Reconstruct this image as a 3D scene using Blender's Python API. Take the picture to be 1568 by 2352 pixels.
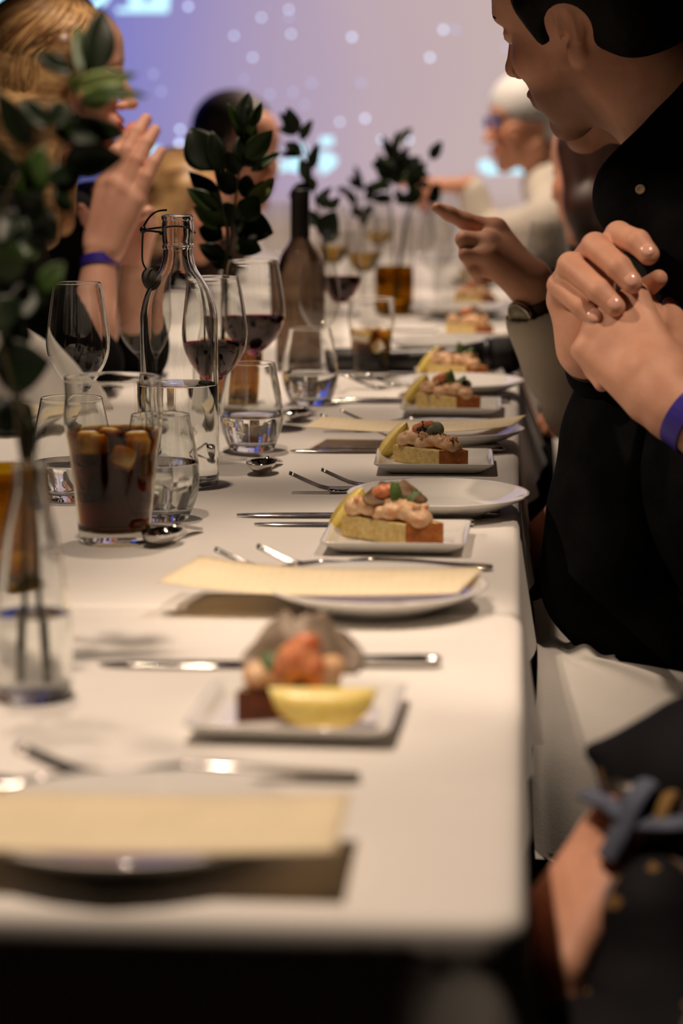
import bpy, math, random
import numpy as np
from mathutils import Matrix, Vector

# ------------------------------------------------------------------ scene, camera, light
for o in list(bpy.data.objects):
    bpy.data.objects.remove(o, do_unlink=True)
scene = bpy.context.scene
COL = scene.collection

TABLE_Z = 0.75
F_PX = 2352 * 56.0 / 23.5
CAM = np.array([0.0, 0.0, 1.135])
VPX, VPY = 1190.0, 255.0                       # where the table's long direction vanishes
_th = math.atan((1176 - VPY) / F_PX)
_n = math.sqrt((VPX - 784) ** 2 + (1176 - VPY) ** 2 + F_PX ** 2)
_ps = math.asin((VPX - 784) / _n)
C_R = np.array([math.cos(_ps), math.sin(_ps), 0.0])
C_F = np.array([-math.sin(_ps) * math.cos(_th), math.cos(_ps) * math.cos(_th), -math.sin(_th)])
C_U = np.cross(C_R, C_F)


def ray(px, py):
    return C_R * ((px - 784) / F_PX) + C_U * ((1176 - py) / F_PX) + C_F


def P(px, py, Y):
    """room point seen at a picture position, at distance Y down the table"""
    d = ray(px, py)
    return CAM + d * (Y / d[1])


def T(px, py, z=TABLE_Z):
    """point at height z (table top) seen at a picture position"""
    d = ray(px, py)
    return CAM + d * ((z - CAM[2]) / d[2])


def proj(p):
    q = np.asarray(p, float) - CAM
    w = q @ C_F
    return np.array([784 + F_PX * (q @ C_R) / w, 1176 - F_PX * (q @ C_U) / w])


cam_data = bpy.data.cameras.new('camera')
cam_data.sensor_fit = 'VERTICAL'
cam_data.sensor_height = 23.5
cam_data.sensor_width = 23.5
cam_data.lens = 56.0
cam_data.clip_start = 0.05
cam_data.dof.use_dof = True
cam_data.dof.focus_distance = 2.50
cam_data.dof.aperture_fstop = 2.8
cam = bpy.data.objects.new('camera', cam_data)
COL.objects.link(cam)
cam.matrix_world = Matrix(((C_R[0], C_U[0], -C_F[0], CAM[0]),
                           (C_R[1], C_U[1], -C_F[1], CAM[1]),
                           (C_R[2], C_U[2], -C_F[2], CAM[2]), (0, 0, 0, 1)))
scene.camera = cam

world = bpy.data.worlds.new('dim_room')
scene.world = world
world.use_nodes = True
world.node_tree.nodes['Background'].inputs[0].default_value = (1.0, 0.8, 0.6, 1)
world.node_tree.nodes['Background'].inputs[1].default_value = 0.01

vs = scene.view_settings
vs.view_transform = 'Standard'
vs.look = 'None'
vs.gamma = 1.0
vs.use_curve_mapping = False
vs.exposure = 0.0

CEIL_Z = 3.1
LAMP_Z = 2.02
SPOTS = [  # x, y, power, full cone angle, target x, target y, what it hangs above
    (-0.26, 1.26, 56, 62, -0.28, 1.30, 'the bare table end'),
    (-0.44, 1.84, 20, 54, -0.40, 1.86, 'the joint between the first two tables'),
    (-0.38, 2.44, 19, 48, -0.40, 2.44, 'the water bottle'),
    (-0.46, 3.10, 32, 56, -0.42, 3.12, 'the red wine glasses'),
    (-0.36, 3.85, 48, 62, -0.32, 3.85, 'the black microphone'),
    (-0.46, 4.70, 48, 66, -0.36, 4.70, 'the bushy far vase'),
    (-0.26, 6.00, 56, 84, -0.14, 6.00, 'the table closest to the screen'),
    (0.38, 1.76, 31, 46, 0.17, 1.98, 'the laps beside the bare table end, added to brighten them'),  # extra lamp added to brighten the laps and hands on the right
]
ACCENT = ((-2.55, 1.75, 2.72), (0.13, 2.33, 0.82), 210, 7.0)     # accent lamp added at the left to light the hands: position, aim, power, cone
SPOT_COLOR = (1.0, 0.77, 0.59)

scene.cycles.max_bounces = 24
scene.cycles.transmission_bounces = 20
scene.cycles.transparent_max_bounces = 40

# ------------------------------------------------------------------ helpers
def lin(c):
    return tuple(((x / 255.0) / 12.92 if x / 255.0 <= 0.04045 else ((x / 255.0 + 0.055) / 1.055) ** 2.4) for x in c)


def new_mat(name):
    m = bpy.data.materials.new(name)
    m.use_nodes = True
    nt = m.node_tree
    return m, nt, nt.nodes['Principled BSDF']


def principled(name, col, rough=0.5, metal=0.0, spec=0.5, noise=0.0, nscale=40.0, bump=0.0, bscale=120.0,
               trans=0.0, ior=1.45, coat=0.0, sss=0.0, sssr=(0.01, 0.004, 0.002), stretch=None, col2=None,
               sheen=0.0, attr=None):
    m, nt, b = new_mat(name)
    b.inputs['Roughness'].default_value = rough
    b.inputs['Metallic'].default_value = metal
    b.inputs['Specular IOR Level'].default_value = spec
    b.inputs['IOR'].default_value = ior
    b.inputs['Transmission Weight'].default_value = trans
    b.inputs['Coat Weight'].default_value = coat
    if sheen:
        b.inputs['Sheen Weight'].default_value = sheen
    if sss:
        b.inputs['Subsurface Weight'].default_value = sss
        b.inputs['Subsurface Radius'].default_value = sssr
        b.inputs['Subsurface Scale'].default_value = 1.0
    tc = nt.nodes.new('ShaderNodeTexCoord')
    src = tc.outputs['Object']
    if stretch:
        mp = nt.nodes.new('ShaderNodeMapping')
        mp.inputs['Scale'].default_value = stretch
        nt.links.new(src, mp.inputs['Vector'])
        src = mp.outputs['Vector']
    n = nt.nodes.new('ShaderNodeTexNoise')
    n.inputs['Scale'].default_value = nscale
    n.inputs['Detail'].default_value = 4
    nt.links.new(src, n.inputs['Vector'])
    ramp = nt.nodes.new('ShaderNodeMix')
    ramp.data_type = 'RGBA'
    a = np.array(col[:3])
    if col2 is None:
        lo, hi = a * (1 - noise), np.minimum(a * (1 + noise), 1)
    else:
        lo, hi = a, np.array(col2[:3])
    ramp.inputs[6].default_value = (*lo, 1)
    ramp.inputs[7].default_value = (*hi, 1)
    rr = nt.nodes.new('ShaderNodeMapRange')
    rr.inputs[1].default_value = 0.32
    rr.inputs[2].default_value = 0.68
    nt.links.new(n.outputs['Fac'], rr.inputs[0])
    nt.links.new(rr.outputs[0], ramp.inputs[0])
    out = ramp.outputs[2]
    if attr:
        at = nt.nodes.new('ShaderNodeVertexColor')
        at.layer_name = attr
        mul = nt.nodes.new('ShaderNodeMix')
        mul.data_type = 'RGBA'
        mul.blend_type = 'MULTIPLY'
        mul.inputs[0].default_value = 1.0
        nt.links.new(out, mul.inputs[6])
        nt.links.new(at.outputs['Color'], mul.inputs[7])
        out = mul.outputs[2]
    nt.links.new(out, b.inputs['Base Color'])
    if bump:
        n2 = nt.nodes.new('ShaderNodeTexNoise')
        n2.inputs['Scale'].default_value = bscale
        n2.inputs['Detail'].default_value = 3
        nt.links.new(src, n2.inputs['Vector'])
        bp = nt.nodes.new('ShaderNodeBump')
        bp.inputs['Strength'].default_value = bump
        bp.inputs['Distance'].default_value = 0.002
        nt.links.new(n2.outputs['Fac'], bp.inputs['Height'])
        nt.links.new(bp.outputs['Normal'], b.inputs['Normal'])
    return m


def glass(name, col=(1, 1, 1), ior=1.5, rough=0.0):
    m = bpy.data.materials.new(name)
    m.use_nodes = True
    nt = m.node_tree
    nt.nodes.remove(nt.nodes['Principled BSDF'])
    g = nt.nodes.new('ShaderNodeBsdfGlass')
    g.inputs['Color'].default_value = (*col, 1)
    g.inputs['IOR'].default_value = ior
    g.inputs['Roughness'].default_value = rough
    nt.links.new(g.outputs[0], nt.nodes['Material Output'].inputs['Surface'])
    return m


def thin_glass(name, col=(0.96, 0.96, 0.95), f0=0.035, f1=0.55):
    """blown glass too thin to bend the light: clear with a Fresnel reflection"""
    m = bpy.data.materials.new(name)
    m.use_nodes = True
    nt = m.node_tree
    nt.nodes.remove(nt.nodes['Principled BSDF'])
    t = nt.nodes.new('ShaderNodeBsdfTransparent')
    t.inputs['Color'].default_value = (*col, 1)
    g = nt.nodes.new('ShaderNodeBsdfGlossy')
    g.inputs['Roughness'].default_value = 0.02
    lw = nt.nodes.new('ShaderNodeLayerWeight')
    lw.inputs['Blend'].default_value = 0.5
    pw = nt.nodes.new('ShaderNodeMath')
    pw.operation = 'POWER'
    pw.inputs[1].default_value = 4.0
    nt.links.new(lw.outputs['Facing'], pw.inputs[0])
    f = nt.nodes.new('ShaderNodeMath')
    f.operation = 'MULTIPLY_ADD'
    f.inputs[1].default_value = f1
    f.inputs[2].default_value = f0
    nt.links.new(pw.outputs[0], f.inputs[0])
    mx = nt.nodes.new('ShaderNodeMixShader')
    nt.links.new(f.outputs[0], mx.inputs[0])
    nt.links.new(t.outputs[0], mx.inputs[1])
    nt.links.new(g.outputs[0], mx.inputs[2])
    nt.links.new(mx.outputs[0], nt.nodes['Material Output'].inputs['Surface'])
    return m


def emission(name, col, strength):
    m = bpy.data.materials.new(name)
    m.use_nodes = True
    nt = m.node_tree
    nt.nodes.remove(nt.nodes['Principled BSDF'])
    e = nt.nodes.new('ShaderNodeEmission')
    e.inputs['Color'].default_value = (*col, 1)
    e.inputs['Strength'].default_value = strength
    nt.links.new(e.outputs[0], nt.nodes['Material Output'].inputs['Surface'])
    return m


def mesh_data(name, verts, faces, mat=None, smooth=True, cols=None):
    me = bpy.data.meshes.new(name)
    verts = np.asarray(verts, dtype=np.float32)
    if isinstance(faces, np.ndarray):
        nf = len(faces)
        me.vertices.add(len(verts))
        me.vertices.foreach_set('co', verts.ravel())
        me.loops.add(nf * 4)
        me.loops.foreach_set('vertex_index', faces.astype(np.int32).ravel())
        me.polygons.add(nf)
        me.polygons.foreach_set('loop_start', np.arange(0, nf * 4, 4, dtype=np.int32))
        me.update(calc_edges=True)
    else:
        me.from_pydata([tuple(map(float, v)) for v in verts], [], faces)
    me.validate()
    if smooth:
        me.polygons.foreach_set('use_smooth', np.ones(len(me.polygons), dtype=bool))
    if cols is not None:
        ca = me.color_attributes.new('Col', 'FLOAT_COLOR', 'POINT')
        c4 = np.ones((len(verts), 4), dtype=np.float32)
        c4[:, :3] = cols
        ca.data.foreach_set('color', c4.ravel())
    if mat:
        me.materials.append(mat)
    me.update()
    return me


def link(name, me, parent=None, loc=(0, 0, 0)):
    o = bpy.data.objects.new(name, me)
    COL.objects.link(o)
    if parent is not None:
        o.parent = parent
    o.location = loc
    return o


def tag(o, label=None, cat=None, group=None, kind=None):
    if label:
        o['label'] = label
    if cat:
        o['category'] = cat
    if group:
        o['group'] = group
    if kind:
        o['kind'] = kind
    return o


def thing(name, label, cat, loc=(0, 0, 0), rotz=0.0, group=None):
    o = bpy.data.objects.new(name, None)
    o.empty_display_size = 0.02
    COL.objects.link(o)
    o.location = tuple(float(v) for v in loc)
    o.rotation_euler = (0, 0, rotz)
    return tag(o, label, cat, group)


class MB:
    """collects shapes into one mesh"""

    def __init__(s):
        s.v = []
        s.f = []

    def add(s, v, f):
        b = len(s.v)
        s.v += [tuple(map(float, p)) for p in v]
        s.f += [tuple(i + b for i in q) for q in f]
        return s

    def box(s, c, h, R=None, bev=0.0):
        """box with chamfered edges"""
        c = np.array(c, float)
        h = np.array(h, float)
        b = min(bev, *(h * 0.98)) if bev else 0
        if not b:
            pts = [(x, y, z) for x in (-1, 1) for y in (-1, 1) for z in (-1, 1)]
            pts = np.array(pts) * h
            fs = [(0, 1, 3, 2), (4, 6, 7, 5), (0, 4, 5, 1), (2, 3, 7, 6), (0, 2, 6, 4), (1, 5, 7, 3)]
        else:
            loops = []
            for z, q in ((-h[2], b), (-h[2] + b, 0), (h[2] - b, 0), (h[2], b)):
                loops.append(rrect(h[0] - q, h[1] - q, b, 2, z))
            v, f = stack(loops, True, True)
            pts, fs = np.array(v), f
        if R is not None:
            pts = pts @ np.array(R, float).T
        return s.add(pts + c, fs)

    def lathe(s, prof, seg=40, c=(0, 0, 0), caps=False):
        v, f = lathe(prof, seg)
        return s.add(np.array(v) + np.array(c), f)

    def tube(s, pts, rad, seg=10, cap=True, flat=None):
        v, f = tube(pts, rad, seg, cap, flat)
        return s.add(v, f)

    def build(s, name, mat, parent=None, smooth=True, loc=(0, 0, 0)):
        return link(name, mesh_data(name, s.v, s.f, mat, smooth), parent, loc)


def rrect(hx, hy, r, n, z):
    """rounded rectangle loop, counter-clockwise"""
    r = max(min(r, hx, hy), 1e-5)
    out = []
    for cx, cy, a0 in ((hx - r, hy - r, 0), (-hx + r, hy - r, 90), (-hx + r, -hy + r, 180), (hx - r, -hy + r, 270)):
        for i in range(n + 1):
            a = math.radians(a0 + 90.0 * i / n)
            out.append((cx + r * math.cos(a), cy + r * math.sin(a), z))
    return out


def stack(loops, cap0=True, cap1=True):
    n = len(loops[0])
    v = [p for l in loops for p in l]
    f = []
    for k in range(len(loops) - 1):
        for i in range(n):
            j = (i + 1) % n
            f.append((k * n + i, k * n + j, (k + 1) * n + j, (k + 1) * n + i))
    if cap0:
        f.append(tuple(range(n - 1, -1, -1)))
    if cap1:
        f.append(tuple(range((len(loops) - 1) * n, len(loops) * n)))
    return v, f


def lathe(prof, seg=40):
    v, f, rows = [], [], []
    for r, z in prof:
        if r < 1e-6:
            rows.append([len(v)])
            v.append((0, 0, z))
        else:
            rows.append(list(range(len(v), len(v) + seg)))
            v += [(r * math.cos(2 * math.pi * i / seg), r * math.sin(2 * math.pi * i / seg), z) for i in range(seg)]
    for a, b in zip(rows[:-1], rows[1:]):
        for i in range(seg):
            j = (i + 1) % seg
            if len(a) == 1 and len(b) == 1:
                continue
            if len(a) == 1:
                f.append((a[0], b[j], b[i]))
            elif len(b) == 1:
                f.append((a[i], a[j], b[0]))
            else:
                f.append((a[i], a[j], b[j], b[i]))
    return v, f


def smooth_prof(pts, n=4):
    """Catmull-Rom through profile points"""
    pts = [np.array(p, float) for p in pts]
    out = []
    for i in range(len(pts) - 1):
        p0 = pts[max(i - 1, 0)]
        p1, p2 = pts[i], pts[i + 1]
        p3 = pts[min(i + 2, len(pts) - 1)]
        for k in range(n):
            t = k / n
            out.append(0.5 * ((2 * p1) + (-p0 + p2) * t + (2 * p0 - 5 * p1 + 4 * p2 - p3) * t ** 2 + (-p0 + 3 * p1 - 3 * p2 + p3) * t ** 3))
    out.append(pts[-1])
    return [tuple(p) for p in out]


def tube(pts, rad, seg=10, cap=True, flat=None):
    pts = [np.array(p, float) for p in pts]
    if not hasattr(rad, '__len__'):
        rad = [rad] * len(pts)
    v, f = [], []
    up = np.array((0.0, 0.0, 1.0))
    d0 = pts[1] - pts[0]
    if abs(d0[2]) > 0.9 * np.linalg.norm(d0):
        up = np.array((0.0, 1.0, 0.0))
    for i, p in enumerate(pts):
        d = pts[min(i + 1, len(pts) - 1)] - pts[max(i - 1, 0)]
        d = d / (np.linalg.norm(d) + 1e-12)
        x = np.cross(d, up)
        x /= np.linalg.norm(x) + 1e-12
        y = np.cross(x, d)
        up = y
        for k in range(seg):
            a = 2 * math.pi * k / seg
            fl = 1.0 if flat is None else flat
            v.append(p + rad[i] * (x * math.cos(a) + y * math.sin(a) * fl))
    for i in range(len(pts) - 1):
        for k in range(seg):
            j = (k + 1) % seg
            f.append((i * seg + k, i * seg + j, (i + 1) * seg + j, (i + 1) * seg + k))
    if cap:
        f.append(tuple(range(seg - 1, -1, -1)))
        f.append(tuple(range((len(pts) - 1) * seg, len(pts) * seg)))
    return v, f


def rotm(ax, deg):
    return np.array(Matrix.Rotation(math.radians(deg), 3, ax))


def unit(v):
    v = np.asarray(v, float)
    return v / (np.linalg.norm(v) + 1e-12)


# ---- smooth blended solids (organic shapes): signed distances on a grid, meshed with surface nets
class Sdf:
    def __init__(s, h):
        s.h = h
        s.pr = []
        s.M = np.eye(3)
        s.o = np.zeros(3)

    def frame(s, M, o):
        s.M = np.array(M, float)
        s.o = np.array(o, float)
        return s

    def w(s, p):
        return s.M @ np.asarray(p, float) + s.o

    def cone(s, a, b, ra, rb, k=0.01, op='add'):
        s.pr.append(('c', s.w(a), s.w(b), ra, rb, k, op))
        return s

    def chain(s, pts, rad, k=0.004, k0=None):
        for i in range(len(pts) - 1):
            s.cone(pts[i], pts[i + 1], rad[i], rad[i + 1], (k0 if (i == 0 and k0 is not None) else k))
        return s

    def ell(s, c, r, R=None, k=0.01, op='add'):
        R = s.M if R is None else s.M @ np.array(R)
        r = np.array([r] * 3 if not hasattr(r, '__len__') else r, float)
        s.pr.append(('e', s.w(c), r, R, None, k, op))
        return s

    def mesh(s):
        h = s.h
        lo, hi = np.full(3, 1e9), np.full(3, -1e9)
        bbs = []
        for p in s.pr:
            m = p[5] + 2.5 * h
            if p[0] == 'c':
                r = max(p[3], p[4]) + m
                l, u = np.minimum(p[1], p[2]) - r, np.maximum(p[1], p[2]) + r
            else:
                e = np.sqrt(((p[3] * p[2]) ** 2).sum(1)) + m
                l, u = p[1] - e, p[1] + e
            bbs.append((l, u))
            if p[6] == 'add':
                lo, hi = np.minimum(lo, l), np.maximum(hi, u)
        lo -= h
        n = np.ceil((hi - lo) / h).astype(int) + 2
        F = np.full(tuple(n), 1.0, dtype=np.float32)
        for p, (l, u) in zip(s.pr, bbs):
            i0 = np.clip(np.floor((l - lo) / h).astype(int), 0, n)
            i1 = np.clip(np.ceil((u - lo) / h).astype(int) + 1, 0, n)
            if (i1 <= i0).any():
                continue
            ax = [(lo[q] + h * np.arange(i0[q], i1[q])).astype(np.float32) for q in range(3)]
            X, Y, Z = np.meshgrid(*ax, indexing='ij', sparse=True)
            if p[0] == 'c':
                a, d = p[1], p[2] - p[1]
                L2 = float(d @ d) + 1e-12
                px, py, pz = X - a[0], Y - a[1], Z - a[2]
                t = np.clip((px * d[0] + py * d[1] + pz * d[2]) / L2, 0, 1)
                D = np.sqrt((px - t * d[0]) ** 2 + (py - t * d[1]) ** 2 + (pz - t * d[2]) ** 2) - (p[3] + t * (p[4] - p[3]))
            else:
                px, py, pz = X - p[1][0], Y - p[1][1], Z - p[1][2]
                R, r = p[3], p[2]
                k0 = 0
                k1 = 0
                for q in range(3):
                    c = px * R[0, q] + py * R[1, q] + pz * R[2, q]
                    k0 = k0 + (c / r[q]) ** 2
                    k1 = k1 + (c / r[q] ** 2) ** 2
                k0 = np.sqrt(k0)
                D = k0 * (k0 - 1.0) / (np.sqrt(k1) + 1e-9)
            sl = tuple(slice(i0[q], i1[q]) for q in range(3))
            A = F[sl]
            k = max(p[5], 1e-6)
            if p[6] == 'add':
                hh = np.maximum(k - np.abs(A - D), 0) / k
                F[sl] = np.minimum(A, D) - hh * hh * (k * 0.25)
            else:
                D = -D
                hh = np.maximum(k - np.abs(A - D), 0) / k
                F[sl] = np.maximum(A, D) + hh * hh * (k * 0.25)
        return surface_nets(F, lo, h)


def surface_nets(F, lo, h):
    S = F < 0
    nx, ny, nz = F.shape
    c = np.zeros((nx - 1, ny - 1, nz - 1), dtype=np.int8)
    for dx in (0, 1):
        for dy in (0, 1):
            for dz in (0, 1):
                c += S[dx:nx - 1 + dx, dy:ny - 1 + dy, dz:nz - 1 + dz]
    act = (c > 0) & (c < 8)
    idx = np.argwhere(act)
    num = np.full(act.shape, -1, dtype=np.int64)
    num[act] = np.arange(len(idx))
    cor = {}
    for dx in (0, 1):
        for dy in (0, 1):
            for dz in (0, 1):
                cor[(dx, dy, dz)] = F[idx[:, 0] + dx, idx[:, 1] + dy, idx[:, 2] + dz]
    acc = np.zeros((len(idx), 3))
    cnt = np.zeros(len(idx))
    ks = list(cor)
    for a in ks:
        for q in range(3):
            if a[q] == 0:
                b = list(a)
                b[q] = 1
                b = tuple(b)
                va, vb = cor[a], cor[b]
                m = (va < 0) != (vb < 0)
                t = np.where(m, va / np.where(m, va - vb, 1), 0)
                pt = np.array(a, float)[None, :].repeat(len(idx), 0)
                pt[:, q] += t
                acc[m] += pt[m]
                cnt[m] += 1
    V = lo + h * (idx + acc / cnt[:, None])
    quads = []
    for q in range(3):
        sl0 = [slice(None)] * 3
        sl1 = [slice(None)] * 3
        sl0[q] = slice(0, -1)
        sl1[q] = slice(1, None)
        A, B = S[tuple(sl0)], S[tuple(sl1)]
        ch = np.argwhere(A != B)
        u, w = (q + 1) % 3, (q + 2) % 3
        sh = np.array(F.shape)
        ok = (ch[:, u] > 0) & (ch[:, w] > 0) & (ch[:, u] < sh[u] - 1) & (ch[:, w] < sh[w] - 1)
        ch = ch[ok]
        eu, ew = np.zeros(3, int), np.zeros(3, int)
        eu[u] = 1
        ew[w] = 1
        ids = []
        for off in (eu * 0, -eu, -eu - ew, -ew):
            cc = ch + off
            ids.append(num[cc[:, 0], cc[:, 1], cc[:, 2]])
        Q = np.stack(ids, 1)
        ins = A[ch[:, 0], ch[:, 1], ch[:, 2]]
        Q[~ins] = Q[~ins][:, ::-1]
        quads.append(Q)
    Q = np.concatenate(quads)
    Q = Q[(Q >= 0).all(1)]
    return V, Q


def merge(parts):
    vs, fs, b = [], [], 0
    for v, f in parts:
        vs.append(v)
        fs.append(f + b)
        b += len(v)
    return np.concatenate(vs), np.concatenate(fs)


def sdf_obj(name, parts, mat, parent, origin, cols=None):
    v, f = merge(parts) if isinstance(parts, list) else parts
    c = cols(v) if cols is not None else None
    return link(name, mesh_data(name, v - np.asarray(origin), f, mat, True, c), parent)

# ------------------------------------------------------------------ materials
def liquid(name, col, density):
    """drink that darkens with depth: clear surface with a Fresnel-like shine, absorbing body"""
    m = thin_glass(name, (1, 1, 1), 0.006, 0.06)
    nt = m.node_tree
    va = nt.nodes.new('ShaderNodeVolumeAbsorption')
    va.inputs['Color'].default_value = (*col, 1)
    va.inputs['Density'].default_value = density
    nt.links.new(va.outputs[0], nt.nodes['Material Output'].inputs['Volume'])
    return m


M = {}
M['cloth'] = principled('white_tablecloth', lin((226, 222, 216)), 0.85, noise=0.03, nscale=6, bump=0.15, bscale=900, sheen=0.1)
M['napkin'] = principled('white_napkin', lin((228, 224, 216)), 0.9, noise=0.04, nscale=20, bump=0.2, bscale=700, sheen=0.2)
M['porcelain'] = principled('glazed_porcelain', lin((226, 224, 218)), 0.07, noise=0.02, nscale=8, coat=0.3)
M['steel'] = principled('polished_steel', (0.62, 0.60, 0.57), 0.13, metal=1.0, noise=0.05, nscale=60)
M['glass'] = glass('clear_glass', (0.985, 0.99, 0.985), 1.48)
M['glass_soft'] = glass('pressed_glass', (0.985, 0.985, 0.98), 1.24)
M['water'] = glass('still_water', (0.99, 0.99, 0.985), 1.33)
M['thin'] = thin_glass('thin_blown_glass')
M['wine'] = liquid('red_wine', (0.86, 0.03, 0.10), 950.0)
M['whitewine'] = glass('white_wine', (0.75, 0.55, 0.16), 1.34)
M['cola'] = liquid('cola', (0.80, 0.64, 0.12), 290.0)
M['ice'] = principled('ice_in_cola', (0.92, 0.80, 0.62), 0.25, trans=0.0, ior=1.31, noise=0.4, nscale=60)
M['olive'] = glass('olive_amber_glass', (0.70, 0.52, 0.10), 1.45, 0.05)
M['wax'] = principled('tealight_wax', lin((240, 215, 150)), 0.6, sss=0.3)
M['menu'] = principled('cream_menu_card', lin((246, 234, 200)), 0.8, noise=0.04, nscale=30)
M['black_plastic'] = principled('black_plastic', (0.012, 0.012, 0.012), 0.35, noise=0.2)
M['black_wire'] = principled('black_wire', (0.006, 0.006, 0.006), 0.4)
M['grey_rubber'] = principled('grey_rubber', lin((92, 88, 78)), 0.75, noise=0.1, nscale=200)
M['wood_dark'] = principled('dark_wood', lin((58, 34, 20)), 0.45, noise=0.25, nscale=8, stretch=(2, 2, 20))
M['floor'] = principled('dark_carpet', lin((52, 40, 34)), 0.95, noise=0.25, nscale=60, bump=0.4, bscale=300)
M['wall'] = principled('warm_plaster', lin((176, 150, 126)), 0.9, noise=0.04, nscale=3, bump=0.1, bscale=80)
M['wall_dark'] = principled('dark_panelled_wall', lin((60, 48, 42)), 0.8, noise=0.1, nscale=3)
M['ceiling'] = principled('dark_ceiling', lin((40, 36, 34)), 0.9, noise=0.1, nscale=5)
M['lamp_can'] = principled('lamp_can', (0.02, 0.02, 0.02), 0.5)
M['bulb'] = emission('lamp_face', (1.0, 0.78, 0.55), 12.0)


def cloth_creases(m):
    """broad soft creases left from folding, added to the fine weave"""
    nt = m.node_tree
    b = nt.nodes['Principled BSDF']
    old = b.inputs['Normal'].links[0].from_node
    tc = nt.nodes.new('ShaderNodeTexCoord')
    mp = nt.nodes.new('ShaderNodeMapping')
    mp.inputs['Scale'].default_value = (0.8, 5.0, 2.0)
    nt.links.new(tc.outputs['Object'], mp.inputs['Vector'])
    n = nt.nodes.new('ShaderNodeTexNoise')
    n.inputs['Scale'].default_value = 2.2
    n.inputs['Detail'].default_value = 2
    nt.links.new(mp.outputs['Vector'], n.inputs['Vector'])
    bp = nt.nodes.new('ShaderNodeBump')
    bp.inputs['Strength'].default_value = 0.5
    bp.inputs['Distance'].default_value = 0.012
    nt.links.new(n.outputs['Fac'], bp.inputs['Height'])
    nt.links.new(bp.outputs['Normal'], old.inputs['Normal'])


cloth_creases(M['cloth'])


def menu_print(m):
    """faint printed lines on the menu card"""
    nt = m.node_tree
    b = nt.nodes['Principled BSDF']
    base = b.inputs['Base Color'].links[0].from_socket
    tc = nt.nodes.new('ShaderNodeTexCoord')
    br = nt.nodes.new('ShaderNodeTexBrick')
    br.inputs['Scale'].default_value = 1.0
    br.inputs['Color1'].default_value = (1, 1, 1, 1)
    br.inputs['Color2'].default_value = (0, 0, 0, 1)
    br.inputs['Mortar'].default_value = (0, 0, 0, 1)
    br.inputs['Brick Width'].default_value = 0.016
    br.inputs['Row Height'].default_value = 0.008
    br.inputs['Mortar Size'].default_value = 0.0028
    nt.links.new(tc.outputs['UV'], br.inputs['Vector'])
    n = nt.nodes.new('ShaderNodeTexNoise')
    n.inputs['Scale'].default_value = 420
    nt.links.new(tc.outputs['UV'], n.inputs['Vector'])
    gt = nt.nodes.new('ShaderNodeMath')
    gt.operation = 'GREATER_THAN'
    gt.inputs[1].default_value = 0.52
    nt.links.new(n.outputs['Fac'], gt.inputs[0])
    mu = nt.nodes.new('ShaderNodeMath')
    mu.operation = 'MULTIPLY'
    nt.links.new(br.outputs['Color'], mu.inputs[0])
    nt.links.new(gt.outputs[0], mu.inputs[1])
    mu2 = nt.nodes.new('ShaderNodeMath')
    mu2.operation = 'MULTIPLY'
    mu2.inputs[1].default_value = 0.28
    nt.links.new(mu.outputs[0], mu2.inputs[0])
    mx = nt.nodes.new('ShaderNodeMix')
    mx.data_type = 'RGBA'
    nt.links.new(mu2.outputs[0], mx.inputs[0])
    nt.links.new(base, mx.inputs[6])
    mx.inputs[7].default_value = (0.25, 0.22, 0.18, 1)
    nt.links.new(mx.outputs[2], b.inputs['Base Color'])
    # paper lets some light through
    tr = nt.nodes.new('ShaderNodeBsdfTranslucent')
    tr.inputs['Color'].default_value = (*lin((250, 215, 130)), 1)
    ms = nt.nodes.new('ShaderNodeMixShader')
    ms.inputs[0].default_value = 0.2
    out = nt.nodes['Material Output']
    nt.links.new(b.outputs[0], ms.inputs[1])
    nt.links.new(tr.outputs[0], ms.inputs[2])
    nt.links.new(ms.outputs[0], out.inputs['Surface'])


menu_print(M['menu'])

# ------------------------------------------------------------------ the room
RX0, RX1, RY0, RY1 = -3.2, 2.8, -1.6, 7.62


def struct(name, c, h, mat):
    return tag(MB().box(c, h).build(name, mat, smooth=False), kind='structure')


struct('floor', ((RX0 + RX1) / 2, (RY0 + RY1) / 2, -0.05), ((RX1 - RX0) / 2 + .1, (RY1 - RY0) / 2 + .1, 0.05), M['floor'])
struct('ceiling', ((RX0 + RX1) / 2, (RY0 + RY1) / 2, CEIL_Z + 0.05), ((RX1 - RX0) / 2 + .1, (RY1 - RY0) / 2 + .1, 0.05), M['ceiling'])
struct('wall_back', ((RX0 + RX1) / 2, RY1 + 0.05, CEIL_Z / 2), ((RX1 - RX0) / 2 + .1, 0.05, CEIL_Z / 2), M['wall'])
struct('wall_front', ((RX0 + RX1) / 2, RY0 - 0.05, CEIL_Z / 2), ((RX1 - RX0) / 2 + .1, 0.05, CEIL_Z / 2), M['wall_dark'])
struct('wall_left', (RX0 - 0.05, (RY0 + RY1) / 2, CEIL_Z / 2), (0.05, (RY1 - RY0) / 2, CEIL_Z / 2), M['wall_dark'])
struct('wall_right', (RX1 + 0.05, (RY0 + RY1) / 2, CEIL_Z / 2), (0.05, (RY1 - RY0) / 2, CEIL_Z / 2), M['wall_dark'])

# projection screen with its picture, carried down as a glowing tan wall
SY = RY1 - 0.03
SX0, SX1, SZ0, SZ1 = -2.75, 2.3, 0.42, 2.9


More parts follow.
